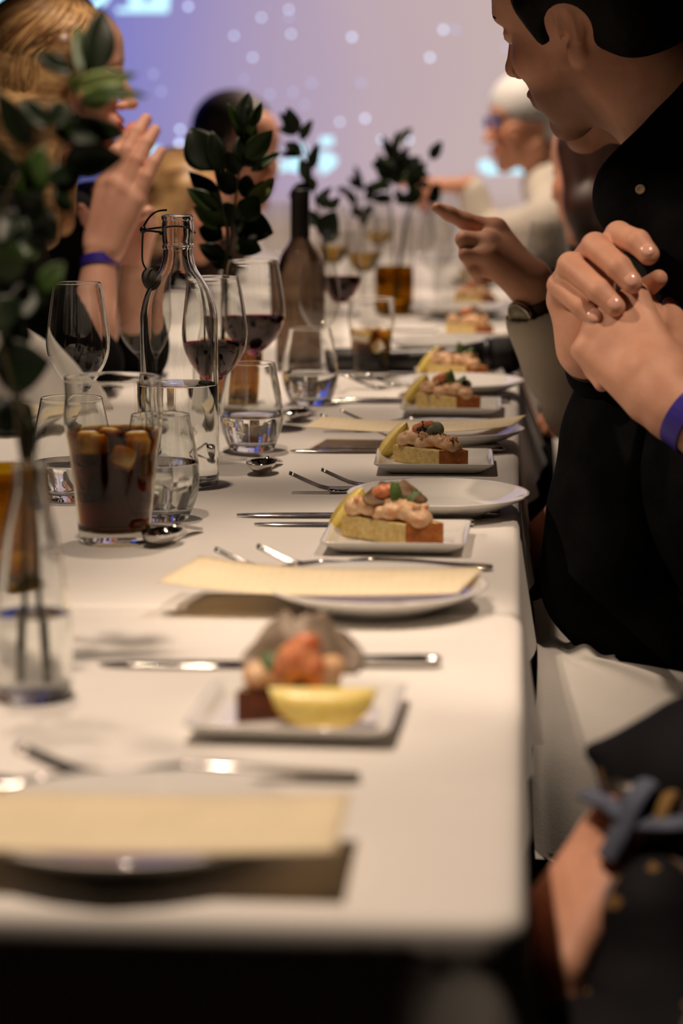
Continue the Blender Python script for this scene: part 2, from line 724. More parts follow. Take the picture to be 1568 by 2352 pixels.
def screen_material():
    m = bpy.data.materials.new('picture_and_wall_glow')
    m.use_nodes = True
    nt = m.node_tree
    nt.nodes.remove(nt.nodes['Principled BSDF'])
    tc = nt.nodes.new('ShaderNodeTexCoord')
    sx = nt.nodes.new('ShaderNodeSeparateXYZ')
    nt.links.new(tc.outputs['Object'], sx.inputs[0])
    n = nt.nodes.new('ShaderNodeTexNoise')
    n.inputs['Scale'].default_value = 2.2
    n.inputs['Detail'].default_value = 1
    nt.links.new(tc.outputs['Object'], n.inputs['Vector'])
    ma = nt.nodes.new('ShaderNodeMath')
    ma.operation = 'MULTIPLY_ADD'
    ma.inputs[1].default_value = 0.25
    nt.links.new(n.outputs['Fac'], ma.inputs[0])
    nt.links.new(sx.outputs['X'], ma.inputs[2])
    mr = nt.nodes.new('ShaderNodeMapRange')
    mr.inputs[1].default_value = -1.75
    mr.inputs[2].default_value = 0.25
    nt.links.new(ma.outputs[0], mr.inputs[0])
    cr = nt.nodes.new('ShaderNodeValToRGB')
    e = cr.color_ramp.elements
    stops = [(0.0, (36, 66, 186)), (0.12, (58, 86, 200)), (0.29, (126, 126, 198)), (0.5, (166, 150, 186)), (0.7, (190, 168, 178)), (1.0, (200, 178, 170))]
    e[0].position, e[1].position = 0.0, 1.0
    e[0].color = (*lin(stops[0][1]), 1)
    e[1].color = (*lin(stops[-1][1]), 1)
    for p, c in stops[1:-1]:
        k = e.new(p)
        k.color = (*lin(c), 1)
    nt.links.new(mr.outputs[0], cr.inputs[0])
    em = nt.nodes.new('ShaderNodeEmission')
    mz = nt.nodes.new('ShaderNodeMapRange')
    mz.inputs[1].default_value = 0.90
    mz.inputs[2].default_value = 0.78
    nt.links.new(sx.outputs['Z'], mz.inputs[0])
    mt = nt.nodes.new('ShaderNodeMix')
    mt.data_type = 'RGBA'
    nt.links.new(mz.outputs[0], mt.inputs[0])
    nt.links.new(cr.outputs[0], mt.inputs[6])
    mt.inputs[7].default_value = (*lin((178, 152, 136)), 1)  # emissive tan in place of the warm-lit wall below the picture
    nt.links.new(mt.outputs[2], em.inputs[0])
    em.inputs[1].default_value = 1.0
    nt.links.new(em.outputs[0], nt.nodes['Material Output'].inputs['Surface'])
    return m


scr = thing('projection_screen', 'large projection screen on the end wall showing white letters and dots on lilac, with a tan glow below standing in for lit wall', 'screen', (0, SY, 0))
MB().box(((SX0 + SX1) / 2, 0, (SZ0 + SZ1) / 2), ((SX1 - SX0) / 2, 0.006, (SZ1 - SZ0) / 2)).build('picture_and_wall_surface', screen_material(), scr, False)
M['letters'] = emission('projected_letters', lin((190, 240, 255)), 1.35)
M['dots'] = emission('projected_dots', lin((205, 225, 255)), 2.6)
M['dots_faint'] = emission('projected_faint_dots', lin((190, 195, 240)), 1.1)
FR = -0.0095


def spt(px, py):
    p = P(px, py, SY + FR)
    return p[0], p[2]


def flat_poly(mb, pts, y=FR):
    """thin flat print on the screen"""
    n = len(pts)
    q = [spt(*p) for p in pts]
    v = [(x, y, z) for x, z in q] + [(x, y + 0.002, z) for x, z in q]
    f = [tuple(range(n)), tuple(range(2 * n - 1, n - 1, -1))] + [(i, i + n, (i + 1) % n + n, (i + 1) % n) for i in range(n)]
    mb.add(v, f)


def stroke(mb, pts, w):
    """round-ended brush stroke of projected lettering"""
    pts = smooth_prof(pts, 5)
    L, R = [], []
    for i, p in enumerate(pts):
        d = np.array(pts[min(i + 1, len(pts) - 1)]) - np.array(pts[max(i - 1, 0)])
        d = d / (np.linalg.norm(d) + 1e-9)
        nn = np.array((-d[1], d[0]))
        L.append(np.array(p) + nn * w / 2)
        R.append(np.array(p) - nn * w / 2)
    for i in range(len(pts) - 1):
        flat_poly(mb, [L[i], L[i + 1], R[i + 1], R[i]])


def letter(draw):
    mb = MB()
    draw(mb)
    o = mb.build('letter', M['letters'], scr, False)
    return o


def seg_e(mb):   # E: stem, three arms, bracketed serifs
    flat_poly(mb, [(296, -190), (330, -190), (330, 18), (296, 18)])
    flat_poly(mb, [(268, 18), (382, 18), (382, 29), (268, 29)])
    flat_poly(mb, [(372, -30), (392, -36), (386, 29), (330, 29), (330, 16)])
    flat_poly(mb, [(268, -200), (380, -200), (380, -188), (268, -188)])
    flat_poly(mb, [(330, -96), (362, -96), (362, -84), (330, -84)])


def seg_c(mb):
    stroke(mb, [(262, -150), (235, -196), (190, -204), (150, -160), (140, -90), (150, -30), (185, 14), (228, 6), (258, -40)], 22)


def seg_i(mb):
    flat_poly(mb, [(88, -190), (112, -190), (112, 20), (88, 20)])
    flat_poly(mb, [(74, 16), (126, 16), (128, 30), (72, 30)])
    flat_poly(mb, [(74, -200), (126, -200), (126, -188), (74, -188)])


def seg_f(mb):
    flat_poly(mb, [(-22, -190), (6, -190), (6, 24), (-22, 24)])
    flat_poly(mb, [(-44, 22), (26, 22), (26, 36), (-44, 36)])
    flat_poly(mb, [(-44, -200), (26, -200), (26, -188), (-44, -188)])


for d in (seg_e, seg_c, seg_i, seg_f):
    letter(d)
letter(lambda mb: stroke(mb, [(357, 338), (358, 352), (352, 368)], 22))
letter(lambda mb: (stroke(mb, [(600, 388), (622, 345), (640, 340)], 18), stroke(mb, [(598, 392), (640, 375), (650, 392)], 20)))
letter(lambda mb: (stroke(mb, [(668, 392), (676, 362), (700, 336)], 20), stroke(mb, [(676, 390), (705, 372)], 18)))
letter(lambda mb: (stroke(mb, [(735, 325), (765, 323)], 20), stroke(mb, [(733, 360), (764, 368), (735, 392)], 22)))
letter(lambda mb: (stroke(mb, [(1112, 368), (1114, 392)], 24), stroke(mb, [(1114, 392), (1150, 388), (1206, 390)], 20)))
for mk, lst in (('dots', [(432, 15, 5), (600, 40, 4), (663, 22, 4), (537, 82, 4), (668, 78, 4), (808, 85, 5), (1018, 68, 5), (987, 132, 5), (580, 132, 4),
                         (780, 280, 4), (838, 272, 5), (413, 297, 5), (412, 330, 7), (875, 320, 4), (940, 322, 4)]),
                ('dots_faint', [(663, 40, 5), (370, 210, 6), (1045, 68, 6), (352, 170, 6), (620, 216, 6), (672, 212, 6), (560, 180, 5), (715, 190, 6), (700, 240, 5), (830, 190, 6), (1160, 110, 5), (10, 60, 6)])):
    for x, y, r in lst:
        mb = MB()
        flat_poly(mb, [(x + r * math.cos(a * math.pi / 5), y + r * math.sin(a * math.pi / 5)) for a in range(10)])
        mb.build('projected_dot', M[mk], scr, False)

# ceiling spotlights
def spot_head(t, zz, d, pw, ang, blend):
    d = unit(d)
    q = Vector(d).to_track_quat('-Z', 'Y')
    can = MB().lathe([(0, 0.06), (0.03, 0.06), (0.04, 0.05), (0.04, -0.06), (0.036, -0.06), (0.036, -0.02), (0.0, -0.02)], 24).build('can', M['lamp_can'], t)
    can.location = (0, 0, zz)
    can.rotation_mode = 'QUATERNION'
    can.rotation_quaternion = q
    ld = bpy.data.lights.new('spot_beam', 'SPOT')
    ld.energy = pw
    ld.color = SPOT_COLOR
    ld.spot_size = math.radians(ang)
    ld.spot_blend = blend
    ld.shadow_soft_size = 0.022
    lo = bpy.data.objects.new('spot_beam', ld)
    COL.objects.link(lo)
    lo.parent = t
    lo.location = Vector((0, 0, zz)) + Vector(d) * 0.065
    lo.rotation_mode = 'QUATERNION'
    lo.rotation_quaternion = q


for i, (x, y, pw, ang, tx, ty, what) in enumerate(SPOTS):
    t = thing('pendant_spotlight', 'black pendant spotlight hanging above ' + what, 'lamp', (x, y, CEIL_Z), group='pendant spotlights over the table')
    MB().lathe([(0, 0), (0.03, 0), (0.03, -0.02), (0, -0.02)], 20).build('mount', M['lamp_can'], t)
    MB().tube([(0, 0, -0.02), (0, 0, LAMP_Z - CEIL_Z + 0.05)], 0.006, 8).build('rod', M['lamp_can'], t)
    spot_head(t, LAMP_Z - CEIL_Z, (tx - x, ty - y, TABLE_Z - LAMP_Z), pw, ang, 0.35)
(ax, ay, az), aim, apw, aang = ACCENT
t = thing('added_accent_spotlight', 'black accent spotlight added at the left to light the clasped hands', 'lamp', (ax, ay, CEIL_Z))
MB().lathe([(0, 0), (0.03, 0), (0.03, -0.02), (0, -0.02)], 20).build('mount', M['lamp_can'], t)
MB().tube([(0, 0, -0.02), (0, 0, -0.10)], 0.008, 8).build('stem', M['lamp_can'], t)
spot_head(t, -0.13, np.array(aim) - np.array((ax, ay, CEIL_Z - 0.13)), apw, aang, 0.35)

# ------------------------------------------------------------------ tables and cloths
TX0, TX1 = -0.86, 0.004


def table(y0, y1, dx, lab, labc, seed, free0=False, free1=False):
    x0, x1 = TX0, TX1 + dx
    cx, cy = (x0 + x1) / 2, (y0 + y1) / 2
    hx, hy = (x1 - x0) / 2, (y1 - y0) / 2
    t = thing('banquet_table', lab, 'table', (cx, cy, 0))
    MB().box((0, 0, 0.733), (hx - 0.012, hy - 0.012, 0.0125), bev=0.003).build('table_top', M['wood_dark'], t, False)
    for sx in (-1, 1):
        for sy in (-1, 1):
            MB().tube([(sx * (hx - 0.32), sy * (hy - 0.10), 0), (sx * (hx - 0.32), sy * (hy - 0.10), 0.72)], 0.018, 12).build('leg', M['lamp_can'], t)
    # cloth: flat top, soft edge, skirt hanging in folds
    rnd = random.Random(seed)
    ph = [rnd.uniform(0, 6.28) for _ in range(4)]
    n = 22
    base = []
    loop = rrect(hx, hy, 0.02, 5, 0)
    pts = [np.array(p[:2]) for p in loop]
    dense = []
    for i in range(len(pts)):
        a, b = pts[i], pts[(i + 1) % len(pts)]
        m = max(1, int(np.linalg.norm(b - a) / 0.022))
        for k in range(m):
            dense.append(a + (b - a) * k / m)
    dense = np.array(dense)
    N = len(dense)
    nxt, prv = np.roll(dense, -1, 0), np.roll(dense, 1, 0)
    tg = nxt - prv
    nrm = np.stack([tg[:, 1], -tg[:, 0]], 1)
    nrm /= np.linalg.norm(nrm, axis=1)[:, None]
    for _ in range(3):
        nrm = nrm + np.roll(nrm, 1, 0) + np.roll(nrm, -1, 0)
        nrm /= np.linalg.norm(nrm, axis=1)[:, None]
    s = np.cumsum(np.linalg.norm(tg / 2, axis=1))
    loops = []
    for off, z in ((-0.014, 0.75), (-0.006, 0.7492), (-0.0015, 0.7465), (0.0008, 0.741), (0.0015, 0.73)):
        loops.append([(p[0] + q[0] * off, p[1] + q[1] * off, z) for p, q in zip(dense, nrm)])
    corner = np.minimum(np.abs(np.abs(dense[:, 0]) - hx), 1) + np.minimum(np.abs(np.abs(dense[:, 1]) - hy), 1)
    cf = np.exp(-(corner / 0.05) ** 2)
    for k in range(1, 15):
        tt = k / 14.0
        z = 0.73 - tt * 0.095
        amp = (0.007 if seed > 1 else 0.003) * tt ** 0.9
        off = 0.002 + ((0.010 if seed > 1 else 0.003) + (0.024 if seed > 1 else 0.0) * (dense[:, 0] > hx - 0.02) * np.clip((dense[:, 1] + cy - 3.0) / 0.5, 0, 1)) * tt + amp * (np.sin(s * 21 + ph[0]) * 0.6 + np.sin(s * 34 + ph[1]) * 0.4) + 0.018 * cf * tt
        off = np.maximum(off, 0.001)
        flat_end = ((dense[:, 1] < -hy + 0.022) & (not free0)) | ((dense[:, 1] > hy - 0.022) & (not free1))
        off = np.where(flat_end, 0.0012, off)
        loops.append([(p[0] + q[0] * o, p[1] + q[1] * o, z + 0.004 * math.sin(i * 0.2)) for i, (p, q, o) in enumerate(zip(dense, nrm, off))])
    v = [p for l in loops for p in l]
    f = []
    for k in range(len(loops) - 1):
        for i in range(N):
            j = (i + 1) % N
            f.append((k * N + i, (k + 1) * N + i, (k + 1) * N + j, k * N + j))
    f.append(tuple(range(N)))
    c = link('tablecloth', mesh_data('tablecloth', v, f, M['cloth'], True), None, (cx, cy, 0))
    tag(c, labc, 'tablecloth')


table(1.130, 1.866, 0.003, 'banquet table under the white cloth at the bare end of the row', 'white tablecloth at the row end carrying the lemon wedge plate', 1, True)
table(1.872, 3.700, 0.001, 'banquet table carrying the clear water bottle and cola glass', 'white tablecloth under the clear water bottle and cola glass', 2)
table(3.706, 5.300, -0.001, 'banquet table beyond the black microphone', 'white tablecloth beyond the black microphone', 3)
table(5.306, 6.700, 0.0, 'banquet table standing closest to the projection screen', 'white tablecloth on the table closest to the screen', 4, False, True)

# ------------------------------------------------------------------ tableware
# -- round side plates
PR = 0.088
ME_PLATE = mesh_data('side_plate', *lathe(smooth_prof([(0, 0.004), (0.044, 0.004)], 1) + [(0.0455, 0.0005), (0.049, 0.0), (0.052, 0.004)] +
                     [(0.06, 0.0068), (0.072, 0.0115), (0.083, 0.0168), (PR, 0.0195), (PR + 0.0008, 0.0207), (PR, 0.0217), (0.0855, 0.0214), (0.074, 0.0165), (0.062, 0.0105), (0.054, 0.0078), (0.046, 0.0068), (0, 0.0066)], 72), M['porcelain'])
PLATES = {}


def round_plate(key, x, y, lab, z=TABLE_Z):
    o = link('side_plate', ME_PLATE, None, (x, y, z))
    PLATES[key] = o
    return tag(o, lab, 'plate', 'round white side plates')


round_plate('A', -0.197, 1.226, 'round white side plate under the menu card at the bare table end')
round_plate('B', -0.108, 1.873, 'round white side plate under a menu card, across the table joint')
round_plate('C', -0.073, 2.335, 'bare round white side plate beside the man in black')
round_plate('D', -0.077, 2.822, 'round white side plate under a menu card next to the capers toast plate')
round_plate('E', -0.076, 3.338, 'bare round white side plate between two toast plates near the microphone')
round_plate('F', -0.120, 3.93, 'bare round white side plate just beyond the black microphone')
round_plate('G', -0.10, 4.62, 'bare round white side plate beyond the farthest toasts')
round_plate('L', -0.635, 2.93, 'round white side plate beside the upright folded napkin')

# -- square starter plates
def square_plate_mesh():
    q = 0.064
    L = []
    for h, r, z in ((0.040, 0.006, 0.0022), (0.043, 0.006, 0.0), (0.046, 0.006, 0.0006), (0.052, 0.006, 0.0035), (0.0595, 0.006, 0.0085), (q, 0.006, 0.0118),
                    (q + 0.0004, 0.006, 0.0128), (q - 0.0012, 0.006, 0.0134), (0.058, 0.006, 0.0098), (0.0535, 0.008, 0.0062), (0.050, 0.008, 0.0050), (0.046, 0.008, 0.0047)):
        L.append(rrect(h, h, r, 5, z))
    return mesh_data('square_plate', *stack(L), M['porcelain'], False)


ME_SQ = square_plate_mesh()
ME_SQ.polygons.foreach_set('use_smooth', np.array([len(p.vertices) == 4 for p in ME_SQ.polygons]))
SQ = {}
for key, x, y, rz, lab in (
        ('A', -0.135, 1.508, -2, 'square white plate carrying a toast with a lemon wedge in front'),
        ('B', -0.104, 2.158, -1, 'square white plate holding the toast with a large dark crisp leaf'),
        ('C', -0.087, 2.640, 1.5, 'square white plate holding the toast with black roe'),
        ('D', -0.082, 3.140, 0, 'square white plate holding the toast with a green herb leaf'),
        ('E', -0.080, 3.520, 4, 'square white plate just in front of the black microphone'),
        ('F', -0.075, 4.20, 0, 'square white plate with a toast in the row beyond the microphone'),
        ('G', -0.078, 4.86, 0, 'square white plate holding the second toast beyond the microphone'),
        ('H', -0.085, 5.55, 0, 'square white plate holding the toast farthest down the table')):
    o = link('square_plate', ME_SQ, None, (x, y, TABLE_Z))
    o.rotation_euler = (0, 0, math.radians(rz))
    SQ[key] = o
    tag(o, lab, 'plate', 'square white starter plates')

# -- menu cards lying across the plates
def menu(x0, x1, yc, half, zfun, lab, skew=0.0, tilt=0.0):
    nx, ny = 36, 8
    v, f, uv = [], [], []
    cx = (x0 + x1) / 2
    for layer in (0, 1):
        for i in range(nx + 1):
            for j in range(ny + 1):
                u, w = i / nx, j / ny
                x = x0 + (x1 - x0) * u + skew * (w - 0.5)
                y = yc + half * (2 * w - 1) + tilt * (u - 0.5)
                v.append((x - cx, y - yc, zfun(u, w) - layer * 0.0005))
    def id(l, i, j):
        return l * (nx + 1) * (ny + 1) + i * (ny + 1) + j
    for i in range(nx):
        for j in range(ny):
            f.append((id(0, i, j), id(0, i + 1, j), id(0, i + 1, j + 1), id(0, i, j + 1)))
            f.append((id(1, i, j), id(1, i, j + 1), id(1, i + 1, j + 1), id(1, i + 1, j)))
    for i in range(nx):
        f.append((id(0, i, 0), id(1, i, 0), id(1, i + 1, 0), id(0, i + 1, 0)))
        f.append((id(0, i, ny), id(0, i + 1, ny), id(1, i + 1, ny), id(1, i, ny)))
    for j in range(ny):
        f.append((id(0, 0, j), id(0, 0, j + 1), id(1, 0, j + 1), id(1, 0, j)))
        f.append((id(0, nx, j), id(1, nx, j), id(1, nx, j + 1), id(0, nx, j + 1)))
    me = mesh_data('menu_card', v, f, M['menu'], True)
    ul = me.uv_layers.new(name='UVMap')
    co = np.empty(len(me.vertices) * 3, dtype=np.float32)
    me.vertices.foreach_get('co', co)
    co = co.reshape(-1, 3)
    vi = np.empty(len(me.loops), dtype=np.int32)
    me.loops.foreach_get('vertex_index', vi)
    ul.data.foreach_set('uv', co[vi][:, [1, 0]].ravel())
    o = link('menu_card', me, None, (cx, yc, TABLE_Z))
    return tag(o, lab, 'menu card')


menu(-0.345, -0.085, 1.205, 0.052, lambda u, w: 0.0228 + 0.0035 * (abs(2 * u - 1)) ** 2 - 0.004 * math.exp(-((u - 0.45) / 0.3) ** 2) * math.sin(math.pi * w), 'cream menu card draped over the plate at the bare table end')
menu(-0.262, -0.032, 1.872, 0.050, lambda u, w: 0.0235 + 0.006 * max(0, 0.5 - u) ** 2 * 4 - 0.003 * math.sin(math.pi * u) + 0.002 * w, 'cream menu card on the plate across the table joint', skew=0.02)
menu(-0.235, 0.006, 2.822, 0.050, lambda u, w: 0.0228 + 0.008 * (2 * u - 1) ** 2 * (0.5 + 0.5 * u) - 0.001 * math.sin(math.pi * u), 'cream menu card with curled ends on the plate beside the black roe toast', skew=0.015)
menu(-0.715, -0.545, 2.93, 0.048, lambda u, w: 0.0228 + 0.003 * (2 * u - 1) ** 2, 'cream menu card on the plate beside the upright folded napkin')

# -- cutlery (lengthwise along +x: tip at 0)
def strip(path, th, n_mb=None):
    """flat bar: path of (x, z, halfwidth, y offset)"""
    mb = n_mb or MB()
    loops = []
    for (x, z, w, y) in path:
        b = min(th * 0.4, w * 0.6)
        loops.append([(x, y - w, z), (x, y - w + b, z - th / 2), (x, y + w - b, z - th / 2), (x, y + w, z), (x, y + w - b, z + th / 2), (x, y - w + b, z + th / 2)])
    v, f = stack(loops)
    mb.add(v, f)
    return mb


def fork_meshes():
    def z_at(x):
        pts = [(0, 0.0205), (0.015, 0.0135), (0.03, 0.0068), (0.045, 0.0030), (0.056, 0.0026), (0.07, 0.0058), (0.09, 0.0098), (0.12, 0.0092), (0.16, 0.0055), (0.2, 0.0028)]
        return float(np.interp(x, [p[0] for p in pts], [p[1] for p in pts]))
    head = MB()
    for k in range(4):
        y0 = (k - 1.5) * 0.0058
        strip([(x, z_at(x), 0.0012 + 0.0008 * min(1, x / 0.02), y0 * (0.92 + 0.08 * x / 0.04)) for x in np.linspace(0, 0.043, 8)], 0.0018, head)
    strip([(x, z_at(x), w, 0) for x, w in ((0.041, 0.0112), (0.048, 0.0115), (0.056, 0.0095), (0.063, 0.006), (0.07, 0.0038), (0.08, 0.003))], 0.0022, head)
    handle = strip([(x, z_at(x), w, 0) for x, w in ((0.079, 0.003), (0.10, 0.0032), (0.13, 0.0045), (0.16, 0.0062), (0.185, 0.0078), (0.196, 0.0075), (0.2, 0.005))], 0.0030)
    return mesh_data('fork_head', head.v, head.f, M['steel']), mesh_data('fork_handle', handle.v, handle.f, M['steel'])


def knife_meshes():
    bl = []
    for x, lo, hi in ((0, 0.0, 0.0006), (0.006, -0.003, 0.003), (0.02, -0.0062, 0.006), (0.05, -0.0085, 0.0075), (0.08, -0.009, 0.0078), (0.11, -0.008, 0.0072), (0.118, -0.0045, 0.0045), (0.124, -0.003, 0.003)):
        bl.append([(x, lo, 0.0022), (x, lo * 0.5, 0.0014), (x, hi, 0.001), (x, hi, 0.0034), (x, lo * 0.5, 0.0030)])
    blade = MB()
    v, f = stack(bl)
    blade.add(v, f)
    hd = []
    for x, w, t in ((0.122, 0.003, 0.0022), (0.13, 0.0042, 0.003), (0.15, 0.0052, 0.0036), (0.19, 0.0066, 0.0042), (0.225, 0.0078, 0.0046), (0.236, 0.0072, 0.0042), (0.24, 0.0045, 0.003)):
        hd.append([(x, w * math.cos(a), 0.0049 + t * math.sin(a)) for a in np.linspace(0, 2 * math.pi, 13)[:-1]])
    handle = MB()
    v, f = stack(hd)
    handle.add(v, f)
    return mesh_data('knife_blade', blade.v, blade.f, M['steel']), mesh_data('knife_handle', handle.v, handle.f, M['steel'])


def spoon_meshes():
    v, f = [], []
    nu, nv = 14, 10
    for layer, s in ((0, 1.0), (1, 0.95)):
        for i in range(nu + 1):
            a = math.pi * i / nu
            cx = 0.027 - 0.027 * math.cos(a)
            wid = 0.0175 * math.sin(a) ** 0.8 + 1e-5
            dep = 0.0122 * math.sin(a) ** 0.7
            for j in range(nv + 1):
                t = 2 * j / nv - 1
                v.append((cx, wid * t, 0.0135 - dep * (1 - t * t) + layer * 0.0012))
    W = nv + 1
    B = (nu + 1) * W
    for i in range(nu):
        for j in range(nv):
            f.append((i * W + j, i * W + j + 1, (i + 1) * W + j + 1, (i + 1) * W + j))
            f.append((B + i * W + j, B + (i + 1) * W + j, B + (i + 1) * W + j + 1, B + i * W + j + 1))
        f.append((i * W, (i + 1) * W, B + (i + 1) * W, B + i * W))
        f.append((i * W + nv, B + i * W + nv, B + (i + 1) * W + nv, (i + 1) * W + nv))
    handle = strip([(x, z, w, 0) for x, z, w in ((0.050, 0.0138, 0.0035), (0.056, 0.0155, 0.0026), (0.066, 0.0145, 0.0026), (0.080, 0.0105, 0.0042), (0.097, 0.006, 0.0065), (0.107, 0.0035, 0.0066), (0.112, 0.003, 0.004))], 0.0026)
    return mesh_data('spoon_bowl', v, f, M['steel']), mesh_data('spoon_handle', handle.v, handle.f, M['steel'])


FORK, KNIFE, SPOON = fork_meshes(), knife_meshes(), spoon_meshes()


def cutlery(name, parts, pn, x, y, rz, lab, cat, group, s=1.0, z=TABLE_Z):
    t = thing(name, lab, cat, (x, y, z), math.radians(rz), group)
    for me, n in zip(parts, pn):
        o = link(n, me, t)
        o.scale = (s, s, s)
    return t


def fork(x, y, rz, lab, s=1.0):
    return cutlery('fork', FORK, ('head', 'handle'), x, y, rz, lab, 'fork', 'forks at the place settings', s)


def knife(x, y, rz, lab, s=1.0):
    return cutlery('knife', KNIFE, ('blade', 'handle'), x, y, rz, lab, 'knife', 'knives at the place settings', s)


def spoon(x, y, rz, lab, s=1.0):
    return cutlery('spoon', SPOON, ('bowl', 'handle'), x, y, rz, lab, 'spoon', 'dessert spoons along the table', s)


fork(-0.287, 1.362, 3, 'steel dinner fork lying behind the menu plate at the bare table end')
fork(-0.335, 1.350, -2, 'steel starter fork furthest from the edge at the bare table end', 0.9)
knife(-0.289, 1.655, 4, 'steel knife lying behind the lemon wedge plate', 1.0)
fork(-0.217, 2.030, 3, 'steel dinner fork between the table joint plate and the crisp leaf toast')
fork(-0.252, 2.022, 2, 'steel starter fork beside the joint plate, its tines nearest the cola glass', 0.92)
knife(-0.265, 2.298, 4, 'long steel knife behind the crisp leaf toast, its handle by the man in black', 1.05)
knife(-0.243, 2.250, 3, 'shorter steel starter knife close behind the crisp leaf toast', 0.86)
fork(-0.229, 2.455, 3, 'steel dinner fork beside the bare plate, nearer the water bottle')
fork(-0.199, 2.492, 2, 'steel starter fork beside the bare plate, nearer the black roe toast', 0.92)
knife(-0.255, 2.748, 4, 'long steel knife behind the black roe toast', 1.02)
knife(-0.228, 2.782, 3, 'shorter steel starter knife second behind the black roe toast', 0.88)
fork(-0.236, 2.940, 3, 'steel dinner fork with raised tines beside the curled menu card')
fork(-0.216, 3.000, 3, 'steel starter fork half hidden behind the curled menu card', 0.92)
knife(-0.265, 3.232, 3, 'long steel knife behind the herb leaf toast', 1.08)
knife(-0.238, 3.262, 3, 'second steel knife behind the herb leaf toast', 0.88)
fork(-0.240, 3.400, 2, 'steel fork lying in front of the smaller cola glass')
fork(-0.212, 3.437, 2, 'second steel fork lying in front of the smaller cola glass', 0.92)
spoon(-0.322, 2.118, 72, 'steel spoon beside the foot of the large cola glass', 0.92)
spoon(-0.274, 2.560, 82, 'steel spoon right of the water bottle', 0.92)
spoon(-0.277, 3.010, 80, 'steel spoon beside the water tumbler behind the bottle', 0.92)
spoon(-0.452, 2.63, 70, 'dark steel spoon behind the large cola glass', 1.05)
knife(-0.255, 4.30, 4, 'steel knife beside the far toast plates', 1.0)

# -- glassware
def closed(outer, wall, floor_z, inner_top=None):
    """outer profile (bottom centre to rim) -> closed wall with a rounded rim and inner surface"""
    (r1, z1), (r0, z0) = outer[-1], outer[-2]
    e = 0.0009 / max(z1 - z0, 1e-6)
    rn = r1 + (r0 - r1) * e
    top = [(rn, z1 - 0.0009), (r1 - wall * 0.03, z1 - wall * 0.35), (r1 - wall * 0.25, z1 - wall * 0.06), (r1 - wall * 0.5, z1), (r1 - wall * 0.75, z1 - wall * 0.06), (r1 - wall * 0.97, z1 - wall * 0.35), (rn - wall, z1 - 0.0009)]
    inner = [(r - wall, z) for r, z in reversed(outer[:-1]) if z > floor_z + 0.0003 and r - wall > 0.0015]
    rl = inner[-1][0]
    return outer[:-1] + top + inner + [(rl * 0.85, floor_z + 0.0002), (rl * 0.6, floor_z), (0, floor_z)]


def fill_prof(outer, wall, floor_z, level, eps):
    out = [(0, floor_z - eps), ]
    pts = [(r - wall + eps, z) for r, z in outer if z > floor_z + 0.0003 and r - wall > 0.0015 and z < level - 0.0012]
    out.append((pts[0][0] * 0.6, floor_z - eps))
    out.append((pts[0][0] * 0.85, floor_z - eps + 0.0002))
    out += pts
    rs = [r for r, z in outer]
    zs = [z for r, z in outer]
    hi = [(r, z) for r, z in outer if z > floor_z]
    rl = float(np.interp(level, [z for r, z in hi], [r for r, z in hi])) - wall + eps
    out += [(rl, level - 0.0008), (rl, level + 0.0002), (rl - 0.0006, level), (rl - 0.0018, level - 0.0001), (0, level - 0.0001)]
    return out


WG = smooth_prof([(0.033, 0.0015), (0.026, 0.0032), (0.010, 0.0055), (0.0048, 0.012), (0.0038, 0.03), (0.0036, 0.06), (0.0040, 0.082), (0.0065, 0.0905), (0.0150, 0.0985), (0.0245, 0.110), (0.0315, 0.125), (0.0340, 0.140), (0.0332, 0.155), (0.0302, 0.178), (0.0258, 0.205)], 3)
WG = [(0, 0), (0.031, 0.0), (0.033, 0.0006)] + WG
TUM = smooth_prof([(0.0255, 0.0012), (0.0275, 0.006), (0.0325, 0.018), (0.0358, 0.033), (0.0362, 0.045), (0.0345, 0.062), (0.0312, 0.080), (0.0272, 0.101)], 4)
TUM = [(0, 0.0008), (0.022, 0.0006), (0.0245, 0.0)] + TUM
PINT = smooth_prof([(0.0325, 0.001), (0.0332, 0.012), (0.0352, 0.035), (0.0378, 0.062), (0.0402, 0.085), (0.0430, 0.099), (0.0445, 0.110), (0.0438, 0.122), (0.0428, 0.134), (0.0436, 0.150)], 3)
PINT = [(0, 0.0012), (0.028, 0.001), (0.0315, 0.0)] + PINT


def vessel(name, lab, cat, loc, outer, wall, floor_z, mat, fill=None, s=(1, 1), group=None, seg=56):
    t = thing(name, lab, cat, loc, 0, group)
    outer = [(r * s[0], z * s[1]) for r, z in outer]
    floor_z *= s[1]
    if name == 'wine_glass':      # bowl on a solid stem and foot
        zc = 0.0895 * s[1]
        stem = [p for p in outer if p[1] <= zc]
        bowl = [p for p in outer if p[1] > zc - 0.002 * s[1]]
        MB().lathe(stem + [(stem[-1][0] * 0.5, zc), (0, zc)], 28).build('stem_and_foot', M['thin'], t)
        MB().lathe(closed([(0, bowl[0][1] - 0.0002)] + bowl, wall, floor_z), seg).build('bowl', mat, t)
    else:
        MB().lathe(closed(outer, wall, floor_z), seg).build('glass_body', mat, t)
    if fill:
        fm, level, fname = fill
        MB().lathe(fill_prof(outer, wall, floor_z, level, 0.0003), seg).build(fname, fm, t)
    return t


def at(px, py):
    p = T(px, py)
    return (p[0], p[1], TABLE_Z)


